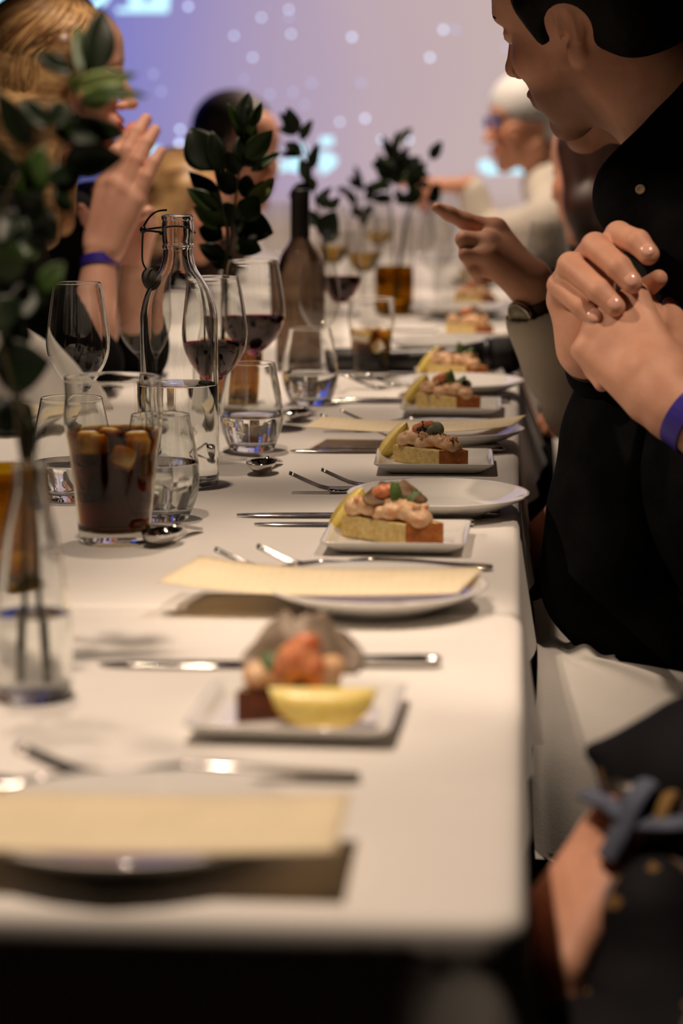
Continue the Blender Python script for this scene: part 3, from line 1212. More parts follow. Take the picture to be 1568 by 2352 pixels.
vessel('wine_glass', 'empty stemmed wine glass standing left of the water bottle', 'wine glass', at(184, 1087), WG, 0.0008, 0.0965, M['glass'], group='stemmed wine glasses')
vessel('wine_glass', 'stemmed glass of red wine directly behind the water bottle', 'wine glass', at(496, 1058), WG, 0.0008, 0.0965, M['glass'], (M['wine'], 0.132, 'red_wine'), (1.06, 1.0), 'stemmed wine glasses')
vessel('wine_glass', 'wide stemmed glass of red wine behind the first red wine', 'wine glass', at(583, 980), WG, 0.0008, 0.0965, M['glass'], (M['wine'], 0.136, 'red_wine'), (1.16, 1.0), 'stemmed wine glasses')
vessel('wine_glass', 'empty stemmed glass standing in front of the black-capped bottle', 'wine glass', at(735, 890), WG, 0.0008, 0.0965, M['thin'], None, (0.85, 0.86), 'stemmed wine glasses')
vessel('wine_glass', 'stemmed glass of red wine right of the black-capped bottle', 'wine glass', at(783, 838), WG, 0.0008, 0.0965, M['thin'], (M['wine'], 0.135, 'red_wine'), (0.92, 1.0), 'stemmed wine glasses')
vessel('wine_glass', 'empty stemmed glass between the water bottle and the blonde woman', 'wine glass', at(330, 985), WG, 0.0008, 0.0965, M['thin'], None, (0.95, 0.98), 'stemmed wine glasses')
vessel('wine_glass', 'empty stemmed glass beside the tall foliage vase far down the table', 'wine glass', at(1000, 741), WG, 0.0008, 0.0965, M['thin'], None, (1, 1), 'stemmed wine glasses')
vessel('wine_glass', 'stemmed glass of white wine among the far vases', 'wine glass', at(835, 745), WG, 0.0008, 0.0965, M['thin'], (M['whitewine'], 0.13, 'white_wine'), (1, 1), 'stemmed wine glasses')

vessel('water_tumbler', 'stemless water tumbler right of the bottle beside a spoon', 'tumbler', at(578, 1034), TUM, 0.0010, 0.009, M['glass'], (M['water'], 0.040, 'water'), group='stemless water tumblers')
vessel('water_tumbler', 'stemless water tumbler in front of the smaller cola glass', 'tumbler', at(712, 928), TUM, 0.0010, 0.009, M['glass'], (M['water'], 0.042, 'water'), (1.03, 1.0), 'stemless water tumblers')
vessel('water_tumbler', 'stemless water tumbler touching the right side of the large cola glass', 'tumbler', at(372, 1192), TUM, 0.0010, 0.009, M['glass'], (M['water'], 0.055, 'water'), (1.0, 1.0), 'stemless water tumblers')
vessel('water_tumbler', 'stemless water tumbler left of the large cola glass', 'tumbler', at(168, 1147), TUM, 0.0010, 0.009, M['glass'], (M['water'], 0.038, 'water'), (1.12, 1.02), 'stemless water tumblers')
vessel('water_tumbler', 'stemless water tumbler far down the table beside the tall vase', 'tumbler', at(1035, 690), TUM, 0.0010, 0.009, M['thin'], None, (1, 1), 'stemless water tumblers')


def cola(lab, loc, s, level, seed, mat=None):
    t = vessel('cola_glass', lab, 'glass', loc, PINT, 0.0016, 0.011, M['glass_soft'], (M['cola'], level, 'cola'), s, 'pint glasses of cola', 60)
    b = t.children[0].me if False else [c for c in t.children if c.name.startswith('glass_body')][0].data
    # pressed flutes on the upper wall
    for v in b.vertices:
        z = v.co.z / s[1]
        if 0.098 < z < 0.142:
            a = math.atan2(v.co.y, v.co.x)
            k = 1 - 0.010 * (0.5 + 0.5 * math.cos(10 * a)) * min(1, (z - 0.098) / 0.01, (0.142 - z) / 0.01)
            v.co.x *= k
            v.co.y *= k
    rnd = random.Random(seed)
    for i in range(7):
        a = -math.pi / 2 + (i - 0.5) * 0.95 + rnd.uniform(-0.3, 0.3)
        rr = 0.0235 * s[0]
        R = rotm('Z', rnd.uniform(0, 90)) @ rotm('X', rnd.uniform(-30, 30)) @ rotm('Y', rnd.uniform(-30, 30))
        MB().box((0, 0, 0), (0.0105, 0.0095, 0.009), R, 0.003).build('ice_cube', M['ice'], t, True, (rr * math.cos(a), rr * math.sin(a), level - 0.0105 - 0.012 * (i % 2)))
    return t


cola('large fluted pint glass of cola with ice cubes', at(264, 1243), (1, 1), 0.1015, 3)
cola('smaller glass of cola standing beside the black microphone', at(852, 866), (0.78, 0.77), 0.070, 5)

# swing-top water bottle
BOT = [(0, 0.004), (0.030, 0.003), (0.034, 0.0)] + smooth_prof([(0.0375, 0.002), (0.0398, 0.008), (0.0400, 0.05), (0.0400, 0.12), (0.0400, 0.168), (0.0388, 0.183), (0.0345, 0.199), (0.0270, 0.213), (0.0195, 0.225), (0.0162, 0.236), (0.0156, 0.246)], 4) + \
      [(0.0166, 0.2475), (0.0166, 0.2495), (0.0158, 0.2505)] + smooth_prof([(0.0160, 0.252), (0.0168, 0.262), (0.0164, 0.2715), (0.0158, 0.2745)], 3) + [(0.0168, 0.2755), (0.0170, 0.279), (0.0163, 0.2805)]
bt = vessel('water_bottle', 'clear glass swing-top water bottle, half full, with its stopper hanging open', 'bottle', at(415, 1116), BOT, 0.0020, 0.007, M['glass'], (M['water'], 0.107, 'water'), seg=64)
MB().tube(smooth_prof([(-0.0166, 0.004, 0.262), (-0.026, -0.006, 0.264), (-0.0345, -0.010, 0.2655), (-0.030, -0.006, 0.276), (-0.022, -0.002, 0.2835), (-0.012, 0.004, 0.285)], 6), 0.0011, 8).build('wire_bail', M['black_wire'], bt)
bail = bt.children[-1]
MB().tube(smooth_prof([(0.0166, 0.004, 0.262), (0.010, 0.018, 0.266), (-0.006, 0.020, 0.268), (-0.026, 0.010, 0.266), (-0.0345, -0.010, 0.2655)], 6), 0.0011, 8).build('wire_bail', M['black_wire'], bt)
MB().lathe([(0, -0.0035), (0.0025, -0.003), (0.0036, 0), (0.0025, 0.003), (0, 0.0035)], 12, (-0.0345, -0.010, 0.2655)).build('wire_knot', M['black_wire'], bail)
MB().lathe([(0, -0.002), (0.002, -0.002), (0.002, 0.002), (0, 0.002)], 12, (-0.0168, -0.004, 0.262)).build('pivot', M['black_wire'], bt)
MB().tube(smooth_prof([(-0.0345, -0.010, 0.2655), (-0.0365, -0.004, 0.248), (-0.0375, 0.004, 0.232), (-0.034, 0.008, 0.223)], 5), 0.0010, 8).build('wire_bail', M['black_wire'], bt)
sv, sf = lathe([(0, -0.007), (0.009, -0.0065), (0.0115, -0.004), (0.0118, 0.001), (0.010, 0.004), (0.0085, 0.006), (0, 0.0065)], 24)
Rs = rotm('Z', 25) @ rotm('Y', 70) @ rotm('X', 40)
MB().add(np.array(sv) @ Rs.T + np.array((-0.030, 0.012, 0.214)), sf).build('stopper', M['grey_rubber'], bt)

# dark-necked bottle behind the glasses
WB = [(0, 0.006), (0.030, 0.004), (0.034, 0.0)] + smooth_prof([(0.0365, 0.003), (0.0372, 0.01), (0.0372, 0.06), (0.0372, 0.13), (0.036, 0.15), (0.029, 0.172), (0.0185, 0.188), (0.0145, 0.20), (0.0140, 0.23), (0.0138, 0.262)], 4)
M['bottle_grey'] = glass('smoky_bottle_glass', (0.62, 0.56, 0.50), 1.46)
wb = vessel('wine_bottle', 'smoky glass bottle with a black foil neck behind the wine glasses', 'bottle', at(690, 848), WB, 0.0018, 0.010, M['bottle_grey'], seg=40)
MB().lathe(smooth_prof([(0.0146, 0.186 + 0.012), (0.0148, 0.215), (0.0145, 0.255), (0.0150, 0.262), (0.0148, 0.268), (0.013, 0.2695)], 3) + [(0, 0.2695)], 32).build('foil_capsule', M['black_plastic'], wb)

# olive tealight holders
def tealight(lab, loc, s):
    t = thing('tealight_holder', lab, 'candle holder', loc, 0, 'olive glass tealight holders')
    o = smooth_prof([(0.026, 0.001), (0.029, 0.006), (0.032, 0.03), (0.0335, 0.055), (0.0325, 0.085)], 4)
    o = [(0, 0.001), (0.02, 0.001), (0.024, 0.0)] + o
    o = [(r * s, z * s) for r, z in o]
    MB().lathe(closed(o, 0.0022, 0.008 * s), 40).build('glass_cup', M['olive'], t)
    MB().lathe([(0, 0.0085 * s), (0.018 * s, 0.0085 * s), (0.019 * s, 0.01 * s), (0.019 * s, 0.022 * s), (0.017 * s, 0.023 * s), (0, 0.022 * s)], 24).build('wax', M['wax'], t)
    MB().tube([(0, 0, 0.022 * s), (0.0008, 0, 0.03 * s)], 0.0008, 6).build('wick', M['black_wire'], t)
    return t


tealight('olive glass tealight holder behind the water tumbler and red wine', at(546, 925), 1.0)
tealight('olive glass tealight holder beside the nearest foliage vase', at(12, 1345), 1.15)
tealight('olive glass tealight holder in front of the bushy far vase', at(905, 722), 1.08)

# handheld microphone lying across the table
mc = thing('microphone', 'black handheld microphone lying beyond the toast plates', 'microphone', (-0.075, 3.60, TABLE_Z))
MB().tube([(-0.20, 0, 0.0200), (-0.195, 0, 0.0205), (-0.10, 0, 0.0205), (-0.01, 0, 0.0225), (0.03, 0, 0.026)], [0.015, 0.0175, 0.0178, 0.0205, 0.025], 28).build('handle', M['black_plastic'], mc)
MB().tube([(0.028, 0, 0.0272), (0.031, 0, 0.0272), (0.037, 0, 0.0272), (0.040, 0, 0.0272)], [0.0262, 0.0272, 0.0272, 0.0262], 28).build('collar_ring', M['black_plastic'], mc)
M['mic_mesh'] = principled('black_wire_mesh', (0.02, 0.02, 0.02), 0.45, metal=0.6, noise=0.5, nscale=500, bump=0.8, bscale=600)
MB().tube([(0.039, 0, 0.0285), (0.05, 0, 0.0285), (0.065, 0, 0.0285), (0.078, 0, 0.0285), (0.086, 0, 0.0285), (0.0885, 0, 0.0285)], [0.0255, 0.0275, 0.0278, 0.024, 0.014, 0.004], 28).build('mesh_head', M['mic_mesh'], mc)

# upright folded napkin at the left settings
def folded_napkin(loc, lab, rz):
    rows = 14
    v, f = [], []
    L = []
    for i in range(rows + 1):
        t = i / rows
        w = 0.085 * (1 - t) ** 0.75 + 0.006
        d = 0.035 * (1 - t) + 0.004
        bend = -0.03 * t * t
        ring = []
        for k in range(24):
            a = 2 * math.pi * k / 24
            rip = 1 + 0.16 * math.sin(3 * a + 2 * t) + 0.08 * math.sin(7 * a)
            ring.append((bend + w * math.cos(a) * rip, d * math.sin(a) * rip, 0.115 * t))
        L.append(ring)
    v, f = stack(L)
    o = link('napkin', mesh_data('napkin', v, f, M['napkin']), None, (*loc[:2], TABLE_Z))
    o.rotation_euler = (0, 0, rz)
    return tag(o, lab, 'napkin')


folded_napkin((P(95, 800, 3.10)[0] - 0.01, 3.10), 'white folded napkin standing upright left of the empty wine glass', 0.3)

for px_, py_, m_, lv_, lab_ in ((960, 700, None, 0, 'empty stemmed glass right of the far olive tealight holder'), (765, 720, 'whitewine', 0.128, 'stemmed glass of white wine behind the red wine right of the capped bottle'),
                               (1015, 660, None, 0, 'empty stemmed glass nearest the pointing fingertip'), (870, 665, 'whitewine', 0.126, 'stemmed glass of white wine behind the bushy far vase'),
                               (640, 700, None, 0, 'empty stemmed glass left of the black-capped bottle, far down the table')):
    vessel('wine_glass', lab_, 'wine glass', at(px_, py_), WG, 0.0008, 0.0965, M['thin'], (M[m_], lv_, 'white_wine') if m_ else None, (1, 1), 'stemmed wine glasses', 32)
fork(-0.66, 3.02, 185, 'steel fork beside the plate next to the upright folded napkin')

# ------------------------------------------------------------------ toasts on the square plates
M['crumb'] = principled('toasted_crumb', lin((226, 190, 110)), 0.85, noise=0.0, nscale=180, col2=lin((244, 222, 158)), bump=0.8, bscale=420)
M['crust'] = principled('brown_crust', lin((150, 78, 28)), 0.6, nscale=120, col2=lin((196, 122, 54)), bump=0.4, bscale=300)
M['crust_dark'] = principled('dark_rye_crust', lin((70, 30, 14)), 0.6, nscale=120, col2=lin((120, 60, 26)), bump=0.4, bscale=300)
M['prawn'] = principled('prawn_salad', lin((218, 160, 112)), 0.35, nscale=110, col2=lin((240, 208, 168)), bump=0.6, bscale=260, sss=0.15, sssr=(0.006, 0.003, 0.002))
M['prawn_red'] = principled('red_prawn_tail', lin((196, 92, 50)), 0.3, nscale=150, col2=lin((238, 168, 122)), bump=0.2, bscale=200)
M['roe'] = principled('black_roe', (0.012, 0.011, 0.014), 0.15)
M['herb'] = principled('green_herb', lin((62, 88, 34)), 0.5, nscale=120, col2=lin((96, 120, 60)))
M['grey_leaf'] = principled('grey_green_leaf', lin((96, 104, 84)), 0.55, nscale=150, col2=lin((130, 136, 112)))
M['crisp'] = principled('brown_crisp_leaf', lin((70, 48, 28)), 0.5, nscale=70, col2=lin((134, 104, 70)), bump=0.5, bscale=200)
M['crisp_grey'] = principled('grey_crisp_leaf', lin((120, 104, 88)), 0.5, nscale=60, col2=lin((164, 146, 126)), bump=0.4, bscale=150)
M['lemon_flesh'] = principled('lemon_flesh', lin((236, 206, 96)), 0.3, nscale=120, col2=lin((246, 226, 140)), bump=0.3, bscale=150, sss=0.15, sssr=(0.006, 0.005, 0.002))
M['lemon_peel'] = principled('lemon_peel', lin((226, 186, 74)), 0.4, noise=0.1, nscale=80, bump=0.3, bscale=350)


def prism(mb, pts, z0, z1, bev=0.0012):
    pts = [np.array(p) for p in pts]
    c = sum(pts) / len(pts)
    L = []
    for z, q in ((z0, bev), (z0 + bev, 0), (z1 - bev, 0), (z1, bev)):
        L.append([(*(p + unit(c - p) * q), z) for p in pts])
    v, f = stack(L)
    mb.add(v, f)


def wavy_sheet(w, h, seed, amp=0.006, th=0.0009, nx=14, ny=9):
    r = random.Random(seed)
    ph = [r.uniform(0, 6) for _ in range(6)]
    v, f = [], []
    for l in (0, 1):
        for i in range(nx + 1):
            for j in range(ny + 1):
                u, t = i / nx * 2 - 1, j / ny
                edge = 1 - 0.35 * abs(u) ** 2.2 + 0.07 * math.sin(7 * u + ph[3]) + 0.05 * math.sin(15 * u + ph[4])
                x = u * w * (0.55 + 0.45 * math.sin(math.pi * min(1, 0.25 + t * 0.6)))
                z = t * h * edge
                y = amp * (math.sin(4.2 * u + ph[0]) + 0.6 * math.sin(6 * t + 3 * u + ph[1])) * (0.3 + t) + l * th + 0.012 * t * t
                v.append((x, y, z))
    W = ny + 1
    B = (nx + 1) * W
    for i in range(nx):
        for j in range(ny):
            a = i * W + j
            f.append((a, a + W, a + W + 1, a + 1))
            f.append((B + a, B + a + 1, B + a + W + 1, B + a + W))
        f.append((i * W, B + i * W, B + (i + 1) * W, (i + 1) * W))
        f.append((i * W + ny, (i + 1) * W + ny, B + (i + 1) * W + ny, B + i * W + ny))
    for j in range(ny):
        f.append((j, j + 1, B + j + 1, B + j))
        a = nx * W + j
        f.append((a, B + a, B + a + 1, a + 1))
    return v, f


def lemon_wedge(lab, loc, Rz, tilt, s=1.0, ang=66, R=0.025, Lh=0.033, stand=0):
    t = thing('lemon_wedge', lab, 'lemon wedge', loc, Rz)
    n, m = 16, 9
    Rt = rotm('Y', -stand) @ rotm('X', tilt)

    def pt(u, a, k=1.0):
        rr = s * R * (max(1e-4, 1 - abs(u) ** 2.4)) ** 0.55 * k
        return Rt @ np.array((u * s * Lh, rr * math.cos(a), rr * math.sin(a)))
    a0, a1 = math.radians(90 - ang / 2), math.radians(90 + ang / 2)
    pv, pf = [], []
    for k in (1.0, 0.90):
        for i in range(n + 1):
            for j in range(m + 1):
                pv.append(pt(i / n * 2 - 1, a0 + (a1 - a0) * j / m, k))
    W, B = m + 1, (n + 1) * (m + 1)
    for i in range(n):
        for j in range(m):
            a = i * W + j
            pf.append((a, a + W, a + W + 1, a + 1))
            pf.append((B + a, B + a + 1, B + a + W + 1, B + a + W))
        pf.append((i * W, B + i * W, B + (i + 1) * W, (i + 1) * W))
        pf.append((i * W + m, (i + 1) * W + m, B + (i + 1) * W + m, B + i * W + m))
    allp = np.array(pv)
    zmin = allp[:, 2].min()
    core = []
    for i in range(n + 1):
        u = i / n * 2 - 1
        core.append(Rt @ np.array((u * s * Lh, 0, 0)))
    zmin = min(zmin, min(c[2] for c in core))
    sh = np.array((0, 0, -zmin))
    MB().add(allp + sh, pf).build('peel', M['lemon_peel'], t)
    fv, ff = [], []
    for i in range(n + 1):
        u = i / n * 2 - 1
        fv.append(core[i] + sh)
        for j in range(m + 1):
            fv.append(pt(u, a0 + (a1 - a0) * j / m, 0.902) + sh)
    W = m + 2
    for i in range(n):
        ff.append((i * W, i * W + 1, (i + 1) * W + 1, (i + 1) * W))
        ff.append((i * W, (i + 1) * W, (i + 1) * W + m + 1, i * W + m + 1))
        for j in range(1, m + 1):
            ff.append((i * W + j, i * W + j + 1, (i + 1) * W + j + 1, (i + 1) * W + j))
    MB().add(fv, ff).build('flesh', M['lemon_flesh'], t)
    return t


def toast(key, lab, seed, rz=0, sc=1.0, crisp=0, herb=0, roe=0, red=1, grey=0, wid=1.0):
    pl = SQ[key].location
    t = thing('prawn_toast', lab, 'toast', (pl[0], pl[1], TABLE_Z + 0.0049), math.radians(rz), 'prawn toasts on square plates')
    r = random.Random(seed)
    A, B, D, C = (0.006, -0.034), (0.036, -0.029), (0.004, 0.030), (-0.046, 0.016)
    A, B, D, C = [np.array(p) * sc for p in (A, B, D, C)]
    H = 0.0185 * sc
    mb = MB()
    prism(mb, [A, B, D, C], 0.0, H)
    bread = mb.build('bread', M['crumb'], t, False)
    nrm = unit(np.array((B - A)[[1, 0]]) * np.array((1, -1)))
    mb = MB()
    prism(mb, [A + nrm * 0.0014, B + nrm * 0.0014, B - nrm * 0.001, A - nrm * 0.001], 0.0003, H + 0.0003, 0.0004)
    mb.build('crust', M['crust'], bread, False)
    n2 = unit(np.array((D - B)[[1, 0]]) * np.array((1, -1)))
    mb = MB()
    prism(mb, [B + n2 * 0.0014, D + n2 * 0.0014, D - n2 * 0.001, B - n2 * 0.001], 0.0003, H + 0.0003, 0.0004)
    mb.build('crust', M['crust'], bread, False)
    # prawn salad: lumps along the toast
    S = Sdf(0.0011)
    c0, c1 = (C * 0.72 + D * 0.12), (A * 0.35 + B * 0.45)
    n = 6
    for i in range(n):
        u = i / (n - 1)
        p = c0 + (c1 - c0) * u
        S.ell((p[0] + r.uniform(-.002, .002), p[1] + r.uniform(-.003, .003), H + (0.0065 + 0.003 * math.sin(2.2 * i)) * sc), (0.0105 * sc, 0.0118 * sc * wid, 0.0085 * sc), rotm('Z', r.uniform(-50, 20)), 0.0022)
    for i in range(20):
        u = r.uniform(-0.02, 1.02)
        p = c0 + (c1 - c0) * u
        S.ell((p[0] + r.uniform(-.006, .006), p[1] + r.uniform(-.010, .008), H + r.uniform(0.003, 0.0165) * sc), (r.uniform(0.002, 0.0065) * sc, r.uniform(0.002, 0.004) * sc, r.uniform(0.002, 0.004) * sc), rotm('Z', r.uniform(0, 180)), 0.0022)
    v, f = S.mesh()
    link('prawn_salad', mesh_data('prawn_salad', v, f, M['prawn']), t)
    mid = lambda u, dz, dy=0.0: np.array((*(c0 + (c1 - c0) * u), H + dz * sc)) + np.array((0, dy, 0))
    if red:
        S = Sdf(0.0011)
        a = mid(0.25, 0.019, -0.002)
        S.chain([a, a + (0.008, -0.003, 0.003), a + (0.016, -0.001, 0.0045), a + (0.022, 0.003, 0.003)], [0.0052 * sc, 0.0058 * sc, 0.0046 * sc, 0.0024 * sc], 0.002)
        v, f = S.mesh()
        link('prawn_tail', mesh_data('prawn_tail', v, f, M['prawn_red']), t)
    if roe:
        mb = MB()
        for i in range(34):
            p = mid(0.40, 0.020, -0.006) + np.array((r.gauss(0, .0036), r.gauss(0, .003), r.gauss(0, .0026)))
            mb.lathe([(0, -0.0013), (0.0009, -0.0009), (0.0013, 0), (0.0009, 0.0009), (0, 0.0013)], 8, p)
        for i in range(12):
            p = mid(r.uniform(0.5, 1), 0.0165, r.uniform(-0.008, 0.0))
            mb.lathe([(0, -0.001), (0.001, 0), (0, 0.001)], 7, p)
        tag(mb.build('roe', M['roe'], t), kind='stuff')
    if herb:
        v, f = wavy_sheet(0.006, 0.011, seed + 5, 0.0015, 0.0006, 8, 6)
        MB().add(np.array(v) @ (rotm('Z', 20) @ rotm('X', 40)).T + mid(0.62, 0.017, -0.006), f).build('herb_leaf', M['herb'], t)
        v, f = wavy_sheet(0.005, 0.009, seed + 6, 0.0015, 0.0006, 8, 6)
        MB().add(np.array(v) @ (rotm('Z', -50) @ rotm('X', 10)).T + mid(0.8, 0.015, 0.0), f).build('herb_leaf', M['herb'], t)
    if grey:
        S = Sdf(0.001)
        p = mid(0.70, 0.0205, 0.003)
        S.ell(p, (0.0085, 0.0035, 0.0085), rotm('Z', -25), 0.002).ell(p + (-0.006, 0, -0.002), (0.006, 0.003, 0.006), rotm('Z', 20), 0.002)
        v, f = S.mesh()
        link('round_leaf', mesh_data('round_leaf', v, f, M['grey_leaf']), t)
    for i in range(crisp):
        s_ = (0.028, 0.022) if crisp == 1 else (0.014, 0.013)
        v, f = wavy_sheet(s_[0] * sc, s_[1] * sc, seed + 9 + i, 0.004)
        u = (0.62, 0.85, 0.15)[i % 3]
        MB().add(np.array(v) @ (rotm('Z', r.uniform(-25, 15)) @ rotm('X', -18)).T + mid(u, 0.012, 0.004), f).build('crisp_leaf', M['crisp'], t)
    return t


toast('B', 'prawn toast topped with a large dark crisp leaf', 21, 4, 1.08, crisp=1, herb=1, red=1, wid=1.0)
toast('C', 'prawn toast topped with black roe and a round grey-green leaf', 22, 0, 1.0, crisp=0, roe=1, grey=1, red=1)
toast('D', 'prawn toast with a green herb leaf, next to the curled menu card', 23, 2, 1.0, crisp=2, herb=1, red=1)
toast('E', 'prawn toast in front of the black microphone', 24, 6, 1.0, crisp=3, red=0, herb=1)
toast('F', 'prawn toast just beyond the black microphone', 25, 0, 1.0, crisp=1, red=1)
toast('G', 'second prawn toast beyond the black microphone', 26, 5, 1.0, crisp=1, red=1)
toast('H', 'prawn toast farthest down the table', 27, 3, 1.0, crisp=1, red=1)
for key, lab, dx, dy in (('B', 'lemon wedge leaning behind the crisp leaf toast', -0.048, 0.034), ('C', 'lemon wedge leaning behind the black roe toast', -0.047, 0.034),
                         ('D', 'lemon wedge behind the herb leaf toast', -0.048, 0.034), ('E', 'lemon wedge on the plate in front of the microphone', -0.046, 0.034)):
    pl = SQ[key].location
    lemon_wedge(lab, (pl[0] + dx, pl[1] + dy, TABLE_Z + 0.0049), math.radians(20), 245, 0.82, 60, 0.025, 0.030, 50)

# the toast at the bare table end: seen from its end, lemon wedge in front
pl = SQ['A'].location
ta = thing('prawn_toast', 'toast with a tall grey crisp and an orange prawn tail at the bare table end', 'toast', (pl[0], pl[1], TABLE_Z + 0.0049), 0, 'prawn toasts on square plates')
mb = MB()
prism(mb, [(-0.036, -0.022), (0.012, -0.004), (0.024, 0.036), (-0.020, 0.030)], 0, 0.020)
bread = mb.build('bread', M['crumb'], ta, False)
mb = MB()
prism(mb, [(-0.0375, -0.0232), (0.0105, -0.0052), (0.0125, -0.003), (-0.0355, -0.021)], 0.0002, 0.0205, 0.0004)
mb.build('crust', M['crust_dark'], bread, False)
mb = MB()
prism(mb, [(-0.0375, -0.023), (-0.0352, -0.0225), (-0.0192, 0.0300), (-0.0215, 0.0305)], 0.0002, 0.0205, 0.0004)
mb.build('crust', M['crust_dark'], bread, False)
S = Sdf(0.0012)
r = random.Random(4)
for i in range(9):
    S.ell((-0.024 + 0.042 * i / 8 + r.uniform(-.002, .002), -0.004 + 0.012 * i / 8 + r.uniform(-.006, .006), 0.026 + r.uniform(0, .004)), (0.0095, 0.011, 0.0085), rotm('Z', r.uniform(-40, 40)), 0.0025)
v, f = S.mesh()
link('prawn_salad', mesh_data('prawn_salad', v, f, M['prawn']), ta)
S = Sdf(0.0012)
S.chain([(-0.010, -0.008, 0.030), (-0.001, -0.010, 0.039), (0.006, -0.008, 0.047), (0.010, -0.004, 0.049)], [0.009, 0.0105, 0.0085, 0.004], 0.004)
S.chain([(0.004, -0.008, 0.044), (0.010, -0.014, 0.034), (0.012, -0.016, 0.026)], [0.008, 0.0075, 0.005], 0.004)
v, f = S.mesh()
link('prawn_tail', mesh_data('prawn_tail', v, f, M['prawn_red']), ta)
v, f = wavy_sheet(0.040, 0.040, 77, 0.005, 0.001, 20, 12)
MB().add(np.array(v) @ (rotm('Z', 6) @ rotm('X', -12)).T + np.array((0.002, 0.010, 0.024)), f).build('crisp_leaf', M['crisp_grey'], ta)
v, f = wavy_sheet(0.014, 0.014, 78, 0.003, 0.001)
MB().add(np.array(v) @ (rotm('Z', -30) @ rotm('X', 20)).T + np.array((-0.020, -0.012, 0.026)), f).build('herb_leaf', M['herb'], ta)
lemon_wedge('large lemon wedge lying in front of the toast at the bare table end', (pl[0] + 0.018, pl[1] - 0.032, TABLE_Z + 0.0049), math.radians(2), 205, 1.0, 70, 0.026, 0.034)

# serving bits far down the table
for lab, x, y, s in (('lemon half in the far glass bowl', 1082, 660, 1.0),):
    pass

# ------------------------------------------------------------------ vases and foliage
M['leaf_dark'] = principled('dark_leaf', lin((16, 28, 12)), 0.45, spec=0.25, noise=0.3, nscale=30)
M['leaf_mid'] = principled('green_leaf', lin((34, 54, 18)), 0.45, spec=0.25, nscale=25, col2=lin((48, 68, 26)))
M['leaf_light'] = principled('pale_sheen_leaf', lin((112, 126, 74)), 0.45, spec=0.3, nscale=25, col2=lin((80, 96, 46)))  # paler for leaf undersides and for sheen put into the colour
M['stem'] = principled('woody_stem', lin((62, 56, 30)), 0.6, noise=0.2)


def leaf_mesh(mat, name):
    nx, ny = 9, 6
    v, f = [], []
    for l in (0, 1):
        for i in range(nx + 1):
            t = i / nx
            w = 0.5 * math.sin(math.pi * t ** 0.85) ** 0.8 * (1 - 0.15 * t) + 0.012
            for j in range(ny + 1):
                q = 2 * j / ny - 1
                v.append((t, w * q, 0.16 * w * abs(q) - 0.14 * t * t + 0.02 * math.sin(9 * t) * q - l * 0.012))
    W, B = ny + 1, (nx + 1) * (ny + 1)
    for i in range(nx):
        for j in range(ny):
            a = i * W + j
            f.append((a, a + W, a + W + 1, a + 1))
            f.append((B + a, B + a + 1, B + a + W + 1, B + a + W))
        f.append((i * W, B + i * W, B + (i + 1) * W, (i + 1) * W))
        f.append((i * W + ny, (i + 1) * W + ny, B + (i + 1) * W + ny, B + i * W + ny))
    for j in range(ny):
        f.append((j, j + 1, B + j + 1, B + j))
        a = nx * W + j
        f.append((a, B + a, B + a + 1, a + 1))
    return mesh_data(name, v, f, mat)


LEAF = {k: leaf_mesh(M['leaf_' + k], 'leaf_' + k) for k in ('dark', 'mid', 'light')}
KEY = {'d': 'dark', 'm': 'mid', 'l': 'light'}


def sprig(lab, base, stems, leaves, Y, seed, jit=0.03):
    """stems: lists of picture points; leaves: (base, tip, width, kind)"""
    r = random.Random(seed)
    t = thing('foliage_sprig', lab, 'foliage', base)
    b = np.array(base)
    spx = Y  # distance
    for st in stems:
        pts = [np.array(q[1:]) if q[0] == 'in' else P(q[0], q[1], Y + q[2]) - b for q in st]      # 'in': inside the vase
        pts = smooth_prof(pts, 5)
        n = len(pts)
        MB().tube(pts, [0.0022 - 0.0013 * i / (n - 1) for i in range(n)], 7).build('stem', M['stem'], t)
    sc = Y / F_PX
    for (x0, y0, x1, y1, w, k) in leaves:
        dy = r.uniform(-jit, jit)
        a = P(x0, y0, Y + dy * 0.5) - b
        e = P(x1, y1, Y + dy * 0.5 + r.uniform(-0.02, 0.02)) - b
        ax = e - a
        L = np.linalg.norm(ax)
        x = ax / L
        n = unit(CAM - (a + b)) + np.array((r.uniform(-.35, .35), 0, r.uniform(-0.2, .5)))
        n = unit(n - x * (n @ x))
        yv = np.cross(n, x)
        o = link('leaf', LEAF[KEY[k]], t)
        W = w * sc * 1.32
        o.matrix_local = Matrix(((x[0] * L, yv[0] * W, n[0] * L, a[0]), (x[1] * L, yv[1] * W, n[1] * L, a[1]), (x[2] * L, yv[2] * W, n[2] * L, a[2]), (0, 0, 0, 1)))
    return t


